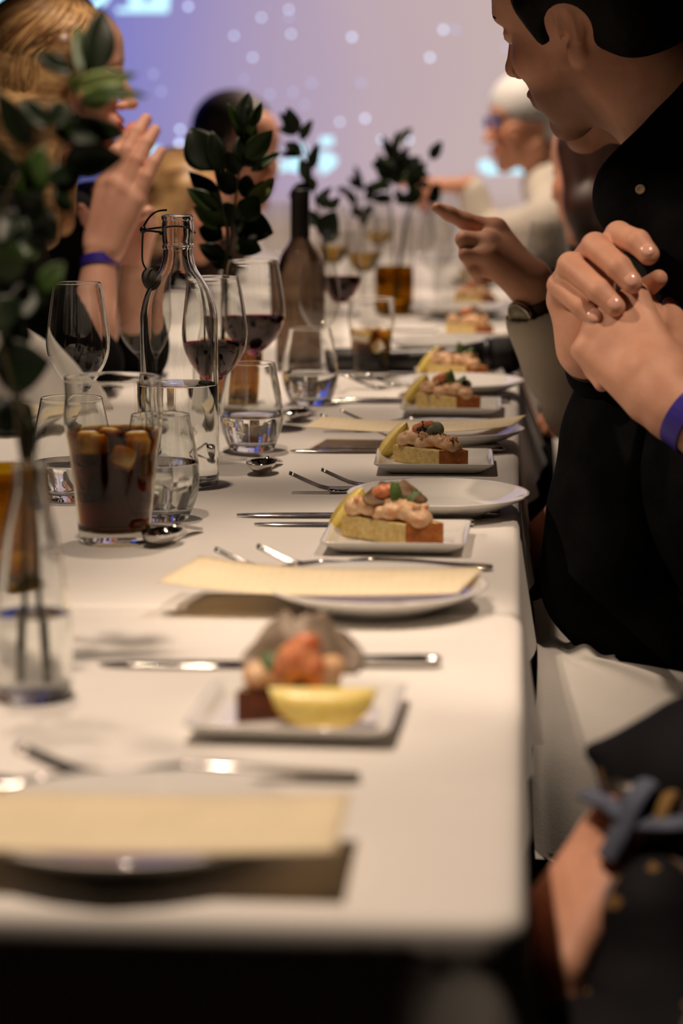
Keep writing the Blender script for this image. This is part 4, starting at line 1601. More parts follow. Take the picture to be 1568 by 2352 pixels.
FLASK = [(0, 0.002), (0.018, 0.001), (0.021, 0.0)] + smooth_prof([(0.0235, 0.002), (0.0262, 0.014), (0.0268, 0.032), (0.0250, 0.055), (0.0215, 0.085), (0.0175, 0.112), (0.0128, 0.132), (0.0105, 0.145), (0.0108, 0.158)], 4)
VA1 = at(78, 1604)
vessel('bud_vase', 'flask-shaped glass bud vase half full of water at the bare table end', 'vase', VA1, FLASK, 0.0016, 0.007, M['glass'], (M['water'], 0.058, 'water'), group='glass bud vases')
y1 = VA1[1]
sprig('large dark green leafy sprig rising beside the blonde woman', VA1, [
    [('in', 0.006, 0.004, 0.012), ('in', 0.004, 0.002, 0.08), ('in', 0.003, 0.0, 0.145), ('in', 0.001, 0.0, 0.172), (40, 860, 0.01), (48, 640, 0.02), (100, 440, 0.02), (165, 290, 0.02), (200, 190, 0.02), (228, 120, 0.02)],
    [('in', -0.006, -0.004, 0.014), ('in', -0.004, -0.002, 0.08), ('in', -0.003, 0.0, 0.145), ('in', -0.006, -0.002, 0.175), (30, 900, -0.01), (-10, 700, -0.02), (-5, 520, -0.02), (40, 400, -0.02)],
    [(60, 700, 0.02), (90, 600, 0.02), (150, 480, 0.02)]], [
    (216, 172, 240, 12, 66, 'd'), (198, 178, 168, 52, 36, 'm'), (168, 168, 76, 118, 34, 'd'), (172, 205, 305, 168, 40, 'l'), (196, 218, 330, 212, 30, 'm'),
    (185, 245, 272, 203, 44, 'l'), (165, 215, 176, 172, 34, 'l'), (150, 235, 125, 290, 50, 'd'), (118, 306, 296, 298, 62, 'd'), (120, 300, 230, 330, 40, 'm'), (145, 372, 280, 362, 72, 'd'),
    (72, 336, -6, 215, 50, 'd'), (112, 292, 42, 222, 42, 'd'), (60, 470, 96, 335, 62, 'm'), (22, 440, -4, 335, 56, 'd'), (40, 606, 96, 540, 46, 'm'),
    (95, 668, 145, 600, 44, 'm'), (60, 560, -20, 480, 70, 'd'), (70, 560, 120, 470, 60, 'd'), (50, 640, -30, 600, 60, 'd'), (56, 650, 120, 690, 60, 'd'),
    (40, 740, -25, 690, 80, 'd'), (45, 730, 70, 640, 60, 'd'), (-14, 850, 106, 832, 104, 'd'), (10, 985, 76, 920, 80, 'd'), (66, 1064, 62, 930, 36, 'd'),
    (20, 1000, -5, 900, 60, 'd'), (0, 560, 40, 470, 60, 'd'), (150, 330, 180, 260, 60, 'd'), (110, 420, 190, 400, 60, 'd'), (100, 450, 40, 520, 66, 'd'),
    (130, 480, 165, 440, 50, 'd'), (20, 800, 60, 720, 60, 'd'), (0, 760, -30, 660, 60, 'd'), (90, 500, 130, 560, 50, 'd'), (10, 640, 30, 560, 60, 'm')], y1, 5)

VA2 = (*P(512, 800, 3.12)[:2], TABLE_Z)
BUD = [(0, 0.002), (0.022, 0.001), (0.026, 0.0)] + smooth_prof([(0.029, 0.002), (0.031, 0.02), (0.031, 0.06), (0.027, 0.085), (0.018, 0.105), (0.0125, 0.12), (0.0125, 0.145), (0.0145, 0.155)], 3)
vessel('bud_vase', 'glass bud vase hidden behind the water bottle', 'vase', VA2, BUD, 0.0018, 0.006, M['thin'], None, group='glass bud vases')
sprig('dark glossy leafy sprig standing behind the water bottle', VA2, [
    [(512, 860, 0), (515, 640, 0), (530, 560, 0), (542, 450, 0), (556, 340, 0), (568, 240, 0)], [(516, 800, 0), (522, 560, 0), (505, 450, -0.01), (488, 370, -0.01)]], [
    (492, 392, 434, 290, 74, 'd'), (506, 400, 486, 298, 40, 'd'), (556, 292, 570, 208, 32, 'd'), (552, 304, 524, 236, 20, 'm'), (574, 294, 603, 234, 20, 'm'),
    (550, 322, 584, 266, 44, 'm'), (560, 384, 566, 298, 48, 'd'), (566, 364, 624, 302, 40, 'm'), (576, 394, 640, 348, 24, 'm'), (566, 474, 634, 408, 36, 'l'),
    (503, 474, 436, 388, 40, 'd'), (505, 484, 428, 432, 34, 'm'), (540, 444, 498, 392, 40, 'd'), (556, 504, 592, 452, 48, 'm'), (542, 516, 624, 530, 66, 'd'),
    (522, 514, 446, 478, 44, 'm'), (512, 546, 452, 520, 40, 'd'), (540, 560, 600, 572, 44, 'm'), (516, 596, 456, 560, 34, 'd'), (540, 470, 500, 520, 50, 'd'),
    (545, 420, 590, 440, 44, 'd'), (540, 480, 580, 500, 40, 'd'), (548, 400, 520, 350, 36, 'd'), (520, 620, 500, 570, 40, 'd'), (556, 350, 600, 380, 34, 'd')], 3.12, 6)

VA3 = (*P(735, 700, 4.1)[:2], TABLE_Z)
CYL = [(0, 0.002), (0.030, 0.001), (0.034, 0.0)] + smooth_prof([(0.036, 0.002), (0.037, 0.02), (0.037, 0.10), (0.038, 0.16)], 3)
vessel('bud_vase', 'slim glass bud vase behind the black-capped bottle', 'vase', VA3, BUD, 0.0018, 0.006, M['thin'], None, (1, 1.1), 'glass bud vases')
sprig('thin leafy sprig curving up behind the black-capped bottle', VA3, [
    [(735, 760, 0), (742, 560, 0), (728, 480, 0), (712, 400, 0), (700, 340, 0), (678, 270, 0)], [(738, 720, 0), (748, 560, 0), (764, 500, 0)], [(712, 410, 0), (690, 430, 0), (670, 455, 0)]], [
    (676, 312, 662, 248, 34, 'd'), (680, 302, 640, 258, 18, 'd'), (690, 322, 716, 274, 20, 'd'), (684, 306, 634, 294, 16, 'm'), (694, 350, 650, 326, 22, 'd'),
    (696, 352, 642, 354, 16, 'd'), (712, 390, 728, 330, 22, 'd'), (708, 420, 690, 360, 24, 'd'), (708, 424, 664, 452, 26, 'd'), (722, 440, 700, 400, 26, 'd'),
    (738, 544, 770, 486, 44, 'd'), (742, 548, 780, 530, 30, 'd'), (750, 480, 782, 454, 20, 'm'), (730, 520, 704, 480, 26, 'd'), (742, 480, 742, 436, 24, 'd'), (724, 470, 760, 430, 18, 'd')], 4.1, 7)

VA4 = (*P(905, 620, 4.75)[:2], TABLE_Z)
vessel('glass_vase', 'tall clear cylinder vase holding the bushy far foliage', 'vase', VA4, CYL, 0.0018, 0.006, M['thin'], (M['water'], 0.07, 'water'), (1.05, 1.15), 'glass bud vases')
r4 = random.Random(11)
lv = [(912, 330, 945, 290, 20, 'd'), (900, 370, 880, 310, 18, 'd'), (905, 360, 912, 300, 16, 'm'), (890, 420, 866, 350, 26, 'd'), (925, 390, 965, 360, 26, 'd'), (940, 420, 975, 372, 28, 'd'),
      (830, 440, 815, 380, 16, 'd'), (838, 460, 862, 430, 18, 'd'), (820, 470, 790, 430, 18, 'd'), (828, 500, 808, 470, 20, 'd'), (830, 520, 845, 480, 18, 'd'), (800, 440, 770, 432, 14, 'd')]
for i in range(30):
    x, y = 880 + r4.uniform(0, 110), 365 + r4.uniform(0, 100)
    a = r4.uniform(0, 6.28)
    L = r4.uniform(34, 58)
    lv.append((x, y, x + L * math.cos(a), y - L * abs(math.sin(a)) + 10, r4.uniform(16, 28), r4.choice('dddm')))
sprig('bushy leafy sprig in the tall clear vase far down the table', VA4, [
    [(905, 690, 0), (902, 560, 0), (895, 440, 0), (912, 350, 0), (930, 300, 0)], [(908, 680, 0), (925, 540, 0), (955, 440, 0), (965, 370, 0)], [('in', 0.006, 0.0, 0.012), ('in', 0.014, 0.0, 0.10), ('in', 0.026, 0.0, 0.186), ('in', 0.045, 0.0, 0.215), (975, 440, 0)]], lv[:6] + lv[12:], 4.75, 8)
VA5 = (*P(830, 640, 4.95)[:2], TABLE_Z)
vessel('bud_vase', 'small clear bud vase left of the bushy far foliage', 'vase', VA5, BUD, 0.0018, 0.006, M['thin'], None, (1, 1), 'glass bud vases')
sprig('sparse leafy sprig left of the bushy far foliage', VA5, [[(830, 680, 0), (832, 540, 0), (826, 460, 0), (818, 385, 0)], [(828, 492, 0), (804, 462, 0), (780, 432, 0)]], lv[6:12] + [(832, 500, 856, 470, 20, 'd'), (826, 430, 800, 410, 16, 'd')], 4.95, 9)

# ------------------------------------------------------------------ people
def skin_mat(name, c, c2):
    return principled(name, lin(c), 0.55, nscale=35, col2=lin(c2), bump=0.12, bscale=260, sss=0.2, sssr=(0.008, 0.003, 0.0015), attr='Col')


M['skin_a'] = skin_mat('warm_skin', (205, 150, 122), (220, 166, 138))
M['skin_b'] = skin_mat('fair_skin', (214, 160, 136), (228, 176, 152))
M['skin_c'] = skin_mat('tan_skin', (196, 140, 112), (212, 156, 126))
M['shirt_black'] = principled('black_shirt', (0.004, 0.004, 0.0045), 0.9, spec=0.08, noise=0.5, nscale=30, bump=0.2, bscale=300)
M['shirt_white'] = principled('white_shirt', lin((214, 206, 192)), 0.85, noise=0.05, nscale=15, bump=0.3, bscale=60)
M['shirt_grey'] = principled('grey_green_top', lin((120, 122, 108)), 0.85, noise=0.08, nscale=20, bump=0.3, bscale=60)
M['shirt_dark'] = principled('dark_brown_top', lin((48, 28, 24)), 0.85, noise=0.2, nscale=20)
M['trouser_brown'] = principled('brown_trousers', lin((92, 54, 34)), 0.85, noise=0.1, nscale=30, bump=0.2, bscale=300)
M['trouser_dark'] = principled('dark_trousers', (0.006, 0.0055, 0.006), 0.9, spec=0.1, noise=0.3, nscale=30)
M['shoe'] = principled('black_leather', (0.012, 0.01, 0.009), 0.4)
M['hair_black'] = principled('black_hair', (0.004, 0.0032, 0.0026), 0.55, spec=0.12, noise=0.5, nscale=60, stretch=(1, 1, 0.2), bump=0.5, bscale=90)
M['hair_dark'] = principled('dark_red_brown_hair', lin((58, 32, 22)), 0.5, noise=0.4, nscale=50, stretch=(1, 1, 0.2), bump=0.5, bscale=90)
M['hair_grey'] = principled('dark_grey_hair', lin((70, 62, 58)), 0.55, noise=0.3, nscale=50, bump=0.5, bscale=90)
M['hair_white'] = principled('silver_hair', lin((208, 208, 206)), 0.55, noise=0.1, nscale=50, bump=0.5, bscale=90)
M['hair_blonde'] = principled('blonde_hair', lin((104, 68, 36)), 0.42, nscale=34, col2=lin((226, 184, 128)), stretch=(0.3, 1.8, 1.2), bump=0.6, bscale=40)
M['hair_light'] = principled('light_blonde_hair', lin((214, 172, 116)), 0.4, noise=0.15, nscale=30)
M['hair_brown'] = principled('brown_blonde_hair', lin((132, 90, 52)), 0.45, noise=0.2, nscale=30)
M['band_purple'] = principled('purple_wristband', lin((58, 44, 150)), 0.4, noise=0.1)
M['leather_brown'] = principled('brown_leather_strap', lin((60, 30, 18)), 0.5, noise=0.2)
M['watch_steel'] = principled('watch_steel', (0.55, 0.50, 0.42), 0.2, metal=1.0)
M['watch_dial'] = principled('watch_dial', lin((170, 164, 140)), 0.3, noise=0.1, nscale=300)
M['blue_band'] = principled('blue_rubber_strap', lin((24, 54, 98)), 0.45)
M['black_screen'] = principled('black_watch_screen', (0.01, 0.012, 0.02), 0.08)
M['nail'] = principled('fingernail', lin((226, 172, 152)), 0.18, coat=0.3)
M['eye'] = principled('eyeball', lin((190, 184, 176)), 0.15)
M['button'] = principled('pale_button', lin((196, 176, 150)), 0.4)
M['lens'] = principled('tinted_lens', lin((60, 60, 120)), 0.1)


def dirs(r, u, t):
    """direction from picture-right, picture-up, towards-viewer components"""
    return unit(C_R * r + C_U * u - C_F * t)


def head_frame(f, roll=0.0):
    f = unit(f)
    l = unit(np.cross((0, 0, 1), f))
    u = np.cross(f, l)
    r = math.radians(roll)
    l2 = l * math.cos(r) + u * math.sin(r)
    return np.stack([f, l2, np.cross(f, l2)], 1)


def head_sdf(O, Mx, s, h, neck_to=None, beard=0.0, nr=0.056, female=False):
    S = Sdf(h).frame(Mx * s, O)
    Sd = S
    k = 0.018

    def E(c, r, R=None, k=0.012, op='add'):
        rr = np.array([r] * 3 if not hasattr(r, '__len__') else r) * s
        S.pr.append(('e', S.w(c), rr, (Mx if R is None else Mx @ R), None, k, op))

    def Cn(a, b, ra, rb, k=0.01, op='add'):
        S.pr.append(('c', S.w(a), S.w(b), ra * s, rb * s, k, op))
    E((-0.014, 0, 0.036), (0.098, 0.077, 0.088), None, 0.001)
    E((0.026, 0, -0.008), (0.066, 0.060, 0.098), None, 0.02)
    E((0.048, 0, 0.052), (0.046, 0.056, 0.045), None, 0.02)
    jw = 0.9 if female else 1.0
    for q in (-1, 1):
        Cn((-0.004, q * 0.052, -0.050), (0.066, q * 0.016 * jw, -0.098), 0.022, 0.018, 0.022)
        E((0.056, q * 0.044, -0.022), (0.026, 0.022, 0.022), None, 0.018)
        E((0.052, q * 0.030, -0.060), (0.030, 0.024, 0.030), None, 0.018)
    E((0.076, 0, -0.103), (0.0185, 0.020, 0.0165), None, 0.014)
    Cn((0.078, -0.030, 0.030), (0.078, 0.030, 0.030), 0.0135, 0.0135, 0.014)
    for q in (-1, 1):
        E((0.099, q * 0.031, 0.010), (0.020, 0.0165, 0.0115), None, 0.012, 'sub')
    # nose
    Cn((0.086, 0, 0.018), (0.110, 0, -0.026), 0.0075, 0.0105, 0.008)
    E((0.1135, 0, -0.031), (0.0115, 0.0105, 0.0095), None, 0.006)
    for q in (-1, 1):
        E((0.1005, q * 0.0125, -0.0345), (0.0100, 0.0070, 0.0075), None, 0.005)
        E((0.1035, q * 0.0065, -0.0425), (0.0050, 0.0034, 0.0040), None, 0.003, 'sub')
        # lids
        E((0.0745, q * 0.031, 0.0095), (0.0135, 0.0150, 0.0115), None, 0.003)
        Cn((0.0835, q * 0.018, 0.0145), (0.0775, q * 0.044, 0.0130), 0.0042, 0.0036, 0.004)
    # mouth
    E((0.086, 0, -0.066), (0.017, 0.028, 0.020), None, 0.012)
    E((0.0985, 0, -0.0595), (0.0070, 0.0200, 0.0050), None, 0.005)
    E((0.0965, 0, -0.0715), (0.0072, 0.0170, 0.0060), None, 0.005)
    E((0.1055, 0, -0.0650), (0.0060, 0.0220, 0.0014), None, 0.003, 'sub')
    E((0.0970, 0, -0.0850), (0.008, 0.016, 0.0055), None, 0.008, 'sub')
    # ears
    for q in (-1, 1):
        R = rotm('Z', q * 12) @ rotm('Y', -12)
        E((-0.014, q * 0.0725, 0.004), (0.0150, 0.0052, 0.0245), R, 0.005)
        E((-0.009, q * 0.0718, -0.024), (0.0078, 0.0048, 0.0105), R, 0.005)
        E((-0.0115, q * 0.0780, 0.006), (0.0088, 0.0048, 0.0165), R, 0.003, 'sub')
        E((-0.006, q * 0.0765, -0.008), (0.0048, 0.0056, 0.0075), R, 0.003, 'sub')
        Cn((-0.022, q * 0.0748, 0.016), (-0.018, q * 0.0752, -0.012), 0.0026, 0.0022, 0.003)
    if neck_to is not None:
        a = S.w((-0.018, 0, -0.055))
        S.pr.append(('c', a, np.asarray(neck_to, float), nr * s, nr * 1.08, 0.03, 'add'))
    return S


def head_cols(O, Mx, s, beard):
    def fn(v):
        l = ((v - O) @ Mx) / s
        c = np.ones((len(v), 3))
        x, y, z = l[:, 0], np.abs(l[:, 1]), l[:, 2]
        near = (np.abs(l) < 0.2).all(1)
        lip = near & (x > 0.083) & (y < 0.021) & (z < -0.053) & (z > -0.079)
        c[lip] *= (0.86, 0.58, 0.58)
        cheek = near & (x > 0.03) & (z > -0.05) & (z < 0.0)
        c[cheek] *= (1.0, 0.93, 0.91)
        if beard:
            m = np.clip((-0.036 - z) / 0.02, 0, 1) * np.clip((x + 0.012) / 0.02, 0, 1) * np.clip((0.135 + z) / 0.01, 0, 1) * near
            m = np.maximum(m, near * ((x > 0.08) & (z < -0.047) & (z > -0.056)) * 1.0)
            m[lip] = 0
            c *= 1 - (beard * m)[:, None] * np.array((0.55, 0.58, 0.62))
        return c
    return fn


def hair_sdf(O, Mx, s, h, style):
    S = Sdf(h)
    S.M, S.o = Mx * s, np.asarray(O, float)

    def E(c, r, R=None, k=0.012, op='add'):
        rr = np.array([r] * 3 if not hasattr(r, '__len__') else r) * s
        S.pr.append(('e', S.w(c), rr, (Mx if R is None else Mx @ R), None, k, op))

    def Cn(a, b, ra, rb, k=0.01, op='add'):
        S.pr.append(('c', S.w(a), S.w(b), ra * s, rb * s, k, op))
    if style == 'short':
        E((-0.018, 0, 0.046), (0.103, 0.081, 0.088), None, 0.001)
        E((-0.050, 0, 0.000), (0.062, 0.072, 0.072), None, 0.02)
        for q in (-1, 1):
            Cn((0.028, q * 0.068, 0.036), (0.024, q * 0.068, 0.0), 0.012, 0.007, 0.012)
        E((0.110, 0, 0.000), (0.075, 0.09, 0.062), None, 0.015, 'sub')
        for q in (-1, 1):
            E((-0.012, q * 0.080, -0.006), (0.030, 0.020, 0.034), None, 0.006, 'sub')
        E((0.035, 0, -0.11), (0.09, 0.12, 0.09), None, 0.015, 'sub')
    elif style == 'cap':
        E((-0.014, 0, 0.052), (0.110, 0.088, 0.086), None, 0.001)
        E((-0.050, 0, 0.000), (0.066, 0.080, 0.078), None, 0.02)
        E((0.105, 0, -0.060), (0.100, 0.12, 0.090), None, 0.010, 'sub')
        E((0.030, 0, -0.12), (0.10, 0.13, 0.095), None, 0.010, 'sub')
    else:
        E((-0.020, 0, 0.044), (0.106, 0.088, 0.086), None, 0.001)
        E((-0.060, 0, -0.010), (0.070, 0.084, 0.090), None, 0.03)
        for q in (-1, 1):
            Cn((0.012, q * 0.072, 0.045), (-0.010, q * 0.082, -0.06), 0.026, 0.028, 0.02)
            Cn((-0.010, q * 0.082, -0.06), ((0.006, q * 0.080, -0.24) if style == 'long' else (-0.012, q * 0.080, -0.11)), 0.030, 0.022, 0.02)
            Cn((-0.050, q * 0.06, -0.06), (-0.075, q * 0.06, -0.20 if style == 'long' else -0.10), 0.045, 0.032, 0.02)
        Cn((-0.080, 0, -0.05), (-0.100, 0, -0.20 if style == 'long' else -0.09), 0.055, 0.040, 0.03)
        E((0.110, 0, -0.015), (0.078, 0.066, 0.085), None, 0.012, 'sub')
    return S


FINGERS = ((0.092, 0.026, (0.042, 0.025, 0.020), 0.0098), (0.095, 0.006, (0.046, 0.029, 0.021), 0.0100), (0.089, -0.0135, (0.042, 0.027, 0.021), 0.0095), (0.080, -0.031, (0.034, 0.021, 0.018), 0.0084))


def hand_sdf(S, wrist, f, n, side, curls, size=1.0, thumb=(0.6, 0.6, -0.2), thumb_curl=25, spread=(6, 2, -3, -8), wr=0.026):
    """palm, four fingers and a thumb; f to the knuckles, n out of the back of the hand"""
    S.frame(np.eye(3), (0, 0, 0))
    f = unit(f)
    n = unit(n - f * (np.asarray(n) @ f))
    t = np.cross(n, f) if side == 'R' else np.cross(f, n)
    w = np.asarray(wrist, float)
    tips = []
    for i, (df, dt, ln, r) in enumerate(FINGERS):
        m = w + (f * df + t * dt - n * (0.0035 if i in (0, 3) else 0)) * size
        r *= size
        S.cone(w + (f * 0.012 + t * dt * 0.55) * size, m, 0.0150 * size, 0.0122 * size, 0.012)
        a = 0.0
        p = m
        sp = math.radians(spread[i])
        rad = [r * 1.16, r * 1.06, r * 0.98, r * 0.80]
        for j in range(3):
            a += math.radians(curls[i][j])
            d = f * math.cos(a) - n * math.sin(a)
            d = unit(d + t * math.sin(sp) * (1 if j == 0 else 0.4))
            q = p + d * ln[j] * size
            S.cone(p, q, rad[j], rad[j + 1], 0.0030 if j else 0.006)
            p = q
        tips.append((p, d, unit(f * math.sin(a) + n * math.cos(a)), r))
    # palm pad and thenar
    S.cone(w + (f * 0.03 - n * 0.008) * size, w + (f * 0.075 - n * 0.008) * size, 0.017 * size, 0.015 * size, 0.012)
    b = w + (f * 0.020 + t * 0.020 - n * 0.010) * size
    td = unit(f * thumb[0] + t * thumb[1] + n * thumb[2])
    m = b + td * 0.042 * size
    td2 = unit(td + f * math.sin(math.radians(thumb_curl)) - n * 0.25)
    q = m + td2 * 0.032 * size
    e = q + unit(td2 + f * 0.25) * 0.024 * size
    S.cone(b, m, 0.0165 * size, 0.0118 * size, 0.010)
    S.cone(m, q, 0.0112 * size, 0.0100 * size, 0.004)
    S.cone(q, e, 0.0100 * size, 0.0078 * size, 0.003)
    return tips


def limb_default(seat, f):
    """seated lower body joints"""
    f = unit((f[0], f[1], 0))
    l = np.cross((0, 0, 1), f)
    s = np.array((seat[0], seat[1], 0.0))
    J = {}
    for nm, q in (('L', 1), ('R', -1)):
        J['hip' + nm] = s + l * 0.09 * q + (0, 0, 0.555)
        J['knee' + nm] = s + l * 0.11 * q + f * 0.42 + (0, 0, 0.545)
        J['ankle' + nm] = s + l * 0.11 * q + f * 0.40 + (0, 0, 0.085)
        J['toe' + nm] = s + l * 0.12 * q + f * 0.53 + (0, 0, 0.035)
    return J


def torso_sdf(S, J, fat, k=0.05):
    """trunk and sleeves"""
    pel, wst, chest, nb = J['pelvis'], J['waist'], J['chest'], J['neck']
    S.frame(np.eye(3), (0, 0, 0))
    S.cone(pel, wst, 0.135 + fat, 0.120 + fat, k)
    S.cone(wst, chest, 0.120 + fat, 0.130 + fat, k)
    for q in 'LR':
        S.cone(chest, J['sh' + q], 0.105 + fat, 0.062 + fat, 0.06)
        S.cone(nb, J['sh' + q], 0.050 + fat * 0.5, 0.052 + fat, 0.05)
    S.cone(chest, nb, 0.10 + fat, 0.058 + fat * 0.5, 0.06)
    return S


def person(lab, seat, f, J, skin, shirt, trouser, head=None, hair=None, hairmat=None, arms=None, hands=(), sleeve=1.0, hh=0.0032, hs=0.0022, beard=0.0, female=False, fat=0.0, lap=None, neck_r=0.054, cuff=0.004, legs=True):
    base = np.array((seat[0], seat[1], 0.0))
    root = thing('person', lab, 'person', base)
    D = limb_default(seat, f)
    D.update(J)
    J = D
    J['pelvis'] = np.array((*J['pelvis'][:2], max(J['pelvis'][2], 0.588 + fat)))
    J['waist'] = np.array((*J['waist'][:2], max(J['waist'][2], J['pelvis'][2] + 0.06)))
    parts = []
    cols = None
    # skin: arms and trunk (under the clothes), head, hands -> one body mesh
    S = Sdf(0.008)
    torso_sdf(S, J, -0.012 + fat)
    for q in 'LR':
        if 'el' + q in J:
            S.cone(J['sh' + q], J['el' + q], min(0.044, 0.044 + fat), 0.034, 0.02)
    if legs:
        for q in 'LR':
            S.cone(J['hip' + q], J['knee' + q], 0.074, 0.052, 0.03)
            S.cone(J['knee' + q], J['ankle' + q], 0.050, 0.034, 0.02)
            S.cone(J['ankle' + q], J['toe' + q], 0.034, 0.026, 0.02)
    parts.append(S.mesh())
    tips = []
    for hd in hands:
        S = Sdf(hs)
        tp = hd(S)
        tips.append(tp)
        parts.append(S.mesh())
    if head is not None:
        O, Mx, s = head
        S = head_sdf(O, Mx, s, hh, J['neck'], beard, neck_r, female)
        parts.append(S.mesh())
        cols = head_cols(np.asarray(O), Mx, s, beard)
    body = sdf_obj('body', parts, skin, root, base, cols if cols is not None else (lambda v: np.ones((len(v), 3))))
    # clothes
    S = Sdf(0.0065)
    torso_sdf(S, J, fat)
    for q in 'LR':
        if 'el' + q in J:
            S.cone(J['sh' + q], J['el' + q], 0.058 + fat, 0.048, 0.03)
            if 'cf' + q in J:
                S.cone(J['el' + q], J['cf' + q], 0.048, 0.040, 0.015)
    sdf_obj('shirt', S.mesh(), shirt, root, base)
    if legs:
        S = Sdf(0.008)
        S.frame(np.eye(3), (0, 0, 0))
        S.cone(J['hipL'], J['hipR'], 0.115, 0.115, 0.04)
        for q in 'LR':
            S.cone(J['hip' + q], J['knee' + q], 0.088, 0.066, 0.04)
            S.cone(J['knee' + q], J['ankle' + q], 0.064, 0.056, 0.02)
        sdf_obj('trousers', S.mesh(), trouser, root, base)
        for q in 'LR':
            S = Sdf(0.007)
            S.cone(J['ankle' + q] - (0, 0, 0.035), J['toe' + q] + (0, 0, 0.004), 0.044, 0.036, 0.01)
            sdf_obj('shoe', S.mesh(), M['shoe'], root, base)
    if head is not None and hair:
        O, Mx, s = head
        H = hair_sdf(np.asarray(O), Mx, s, 0.0042, hair)
        sdf_obj('hair', H.mesh(), hairmat, root, base)
        for q in (-1, 1):
            c = np.asarray(O) + Mx @ (np.array((0.0778, q * 0.031, 0.0085)) * s) - base
            MB().lathe([(0, -0.0117), (0.006, -0.010), (0.0101, -0.006), (0.0117, 0), (0.0101, 0.006), (0.006, 0.010), (0, 0.0117)], 16, c).build('eye', M['eye'], root)
            a = [np.asarray(O) + Mx @ (np.array(p) * s) - base for p in ((0.0930, q * 0.012, 0.031), (0.0915, q * 0.028, 0.0365), (0.0815, q * 0.046, 0.031))]
            MB().tube(smooth_prof(a, 4), [0.0032] * 8 + [0.0012], 6, True, 0.6).build('eyebrow', hairmat, root)
    root['tips'] = 0
    del root['tips']
    return root, base, tips, J


def ring(name, mat, parent, base, c, axis, r, width, th, squash=1.0, sq_dir=None):
    """band round a wrist"""
    ax = unit(axis)
    x = unit(np.cross(ax, sq_dir if sq_dir is not None else (0.3, 0.2, 1)))
    y = np.cross(ax, x)
    mb = MB()
    N = 36
    L = []
    for rr, zz in ((r, -width / 2), (r + th, -width / 2), (r + th, width / 2), (r, width / 2)):
        L.append([tuple(np.asarray(c) - base + x * rr * math.cos(a) * 1.0 + y * rr * squash * math.sin(a) + ax * zz) for a in np.linspace(0, 2 * math.pi, N + 1)[:-1]])
    L.append(L[0])
    v, f = stack(L, False, False)
    mb.add(v, f)
    return mb.build(name, mat, parent, False)


def pts_dir(a, b):
    return unit(np.asarray(b) - np.asarray(a))


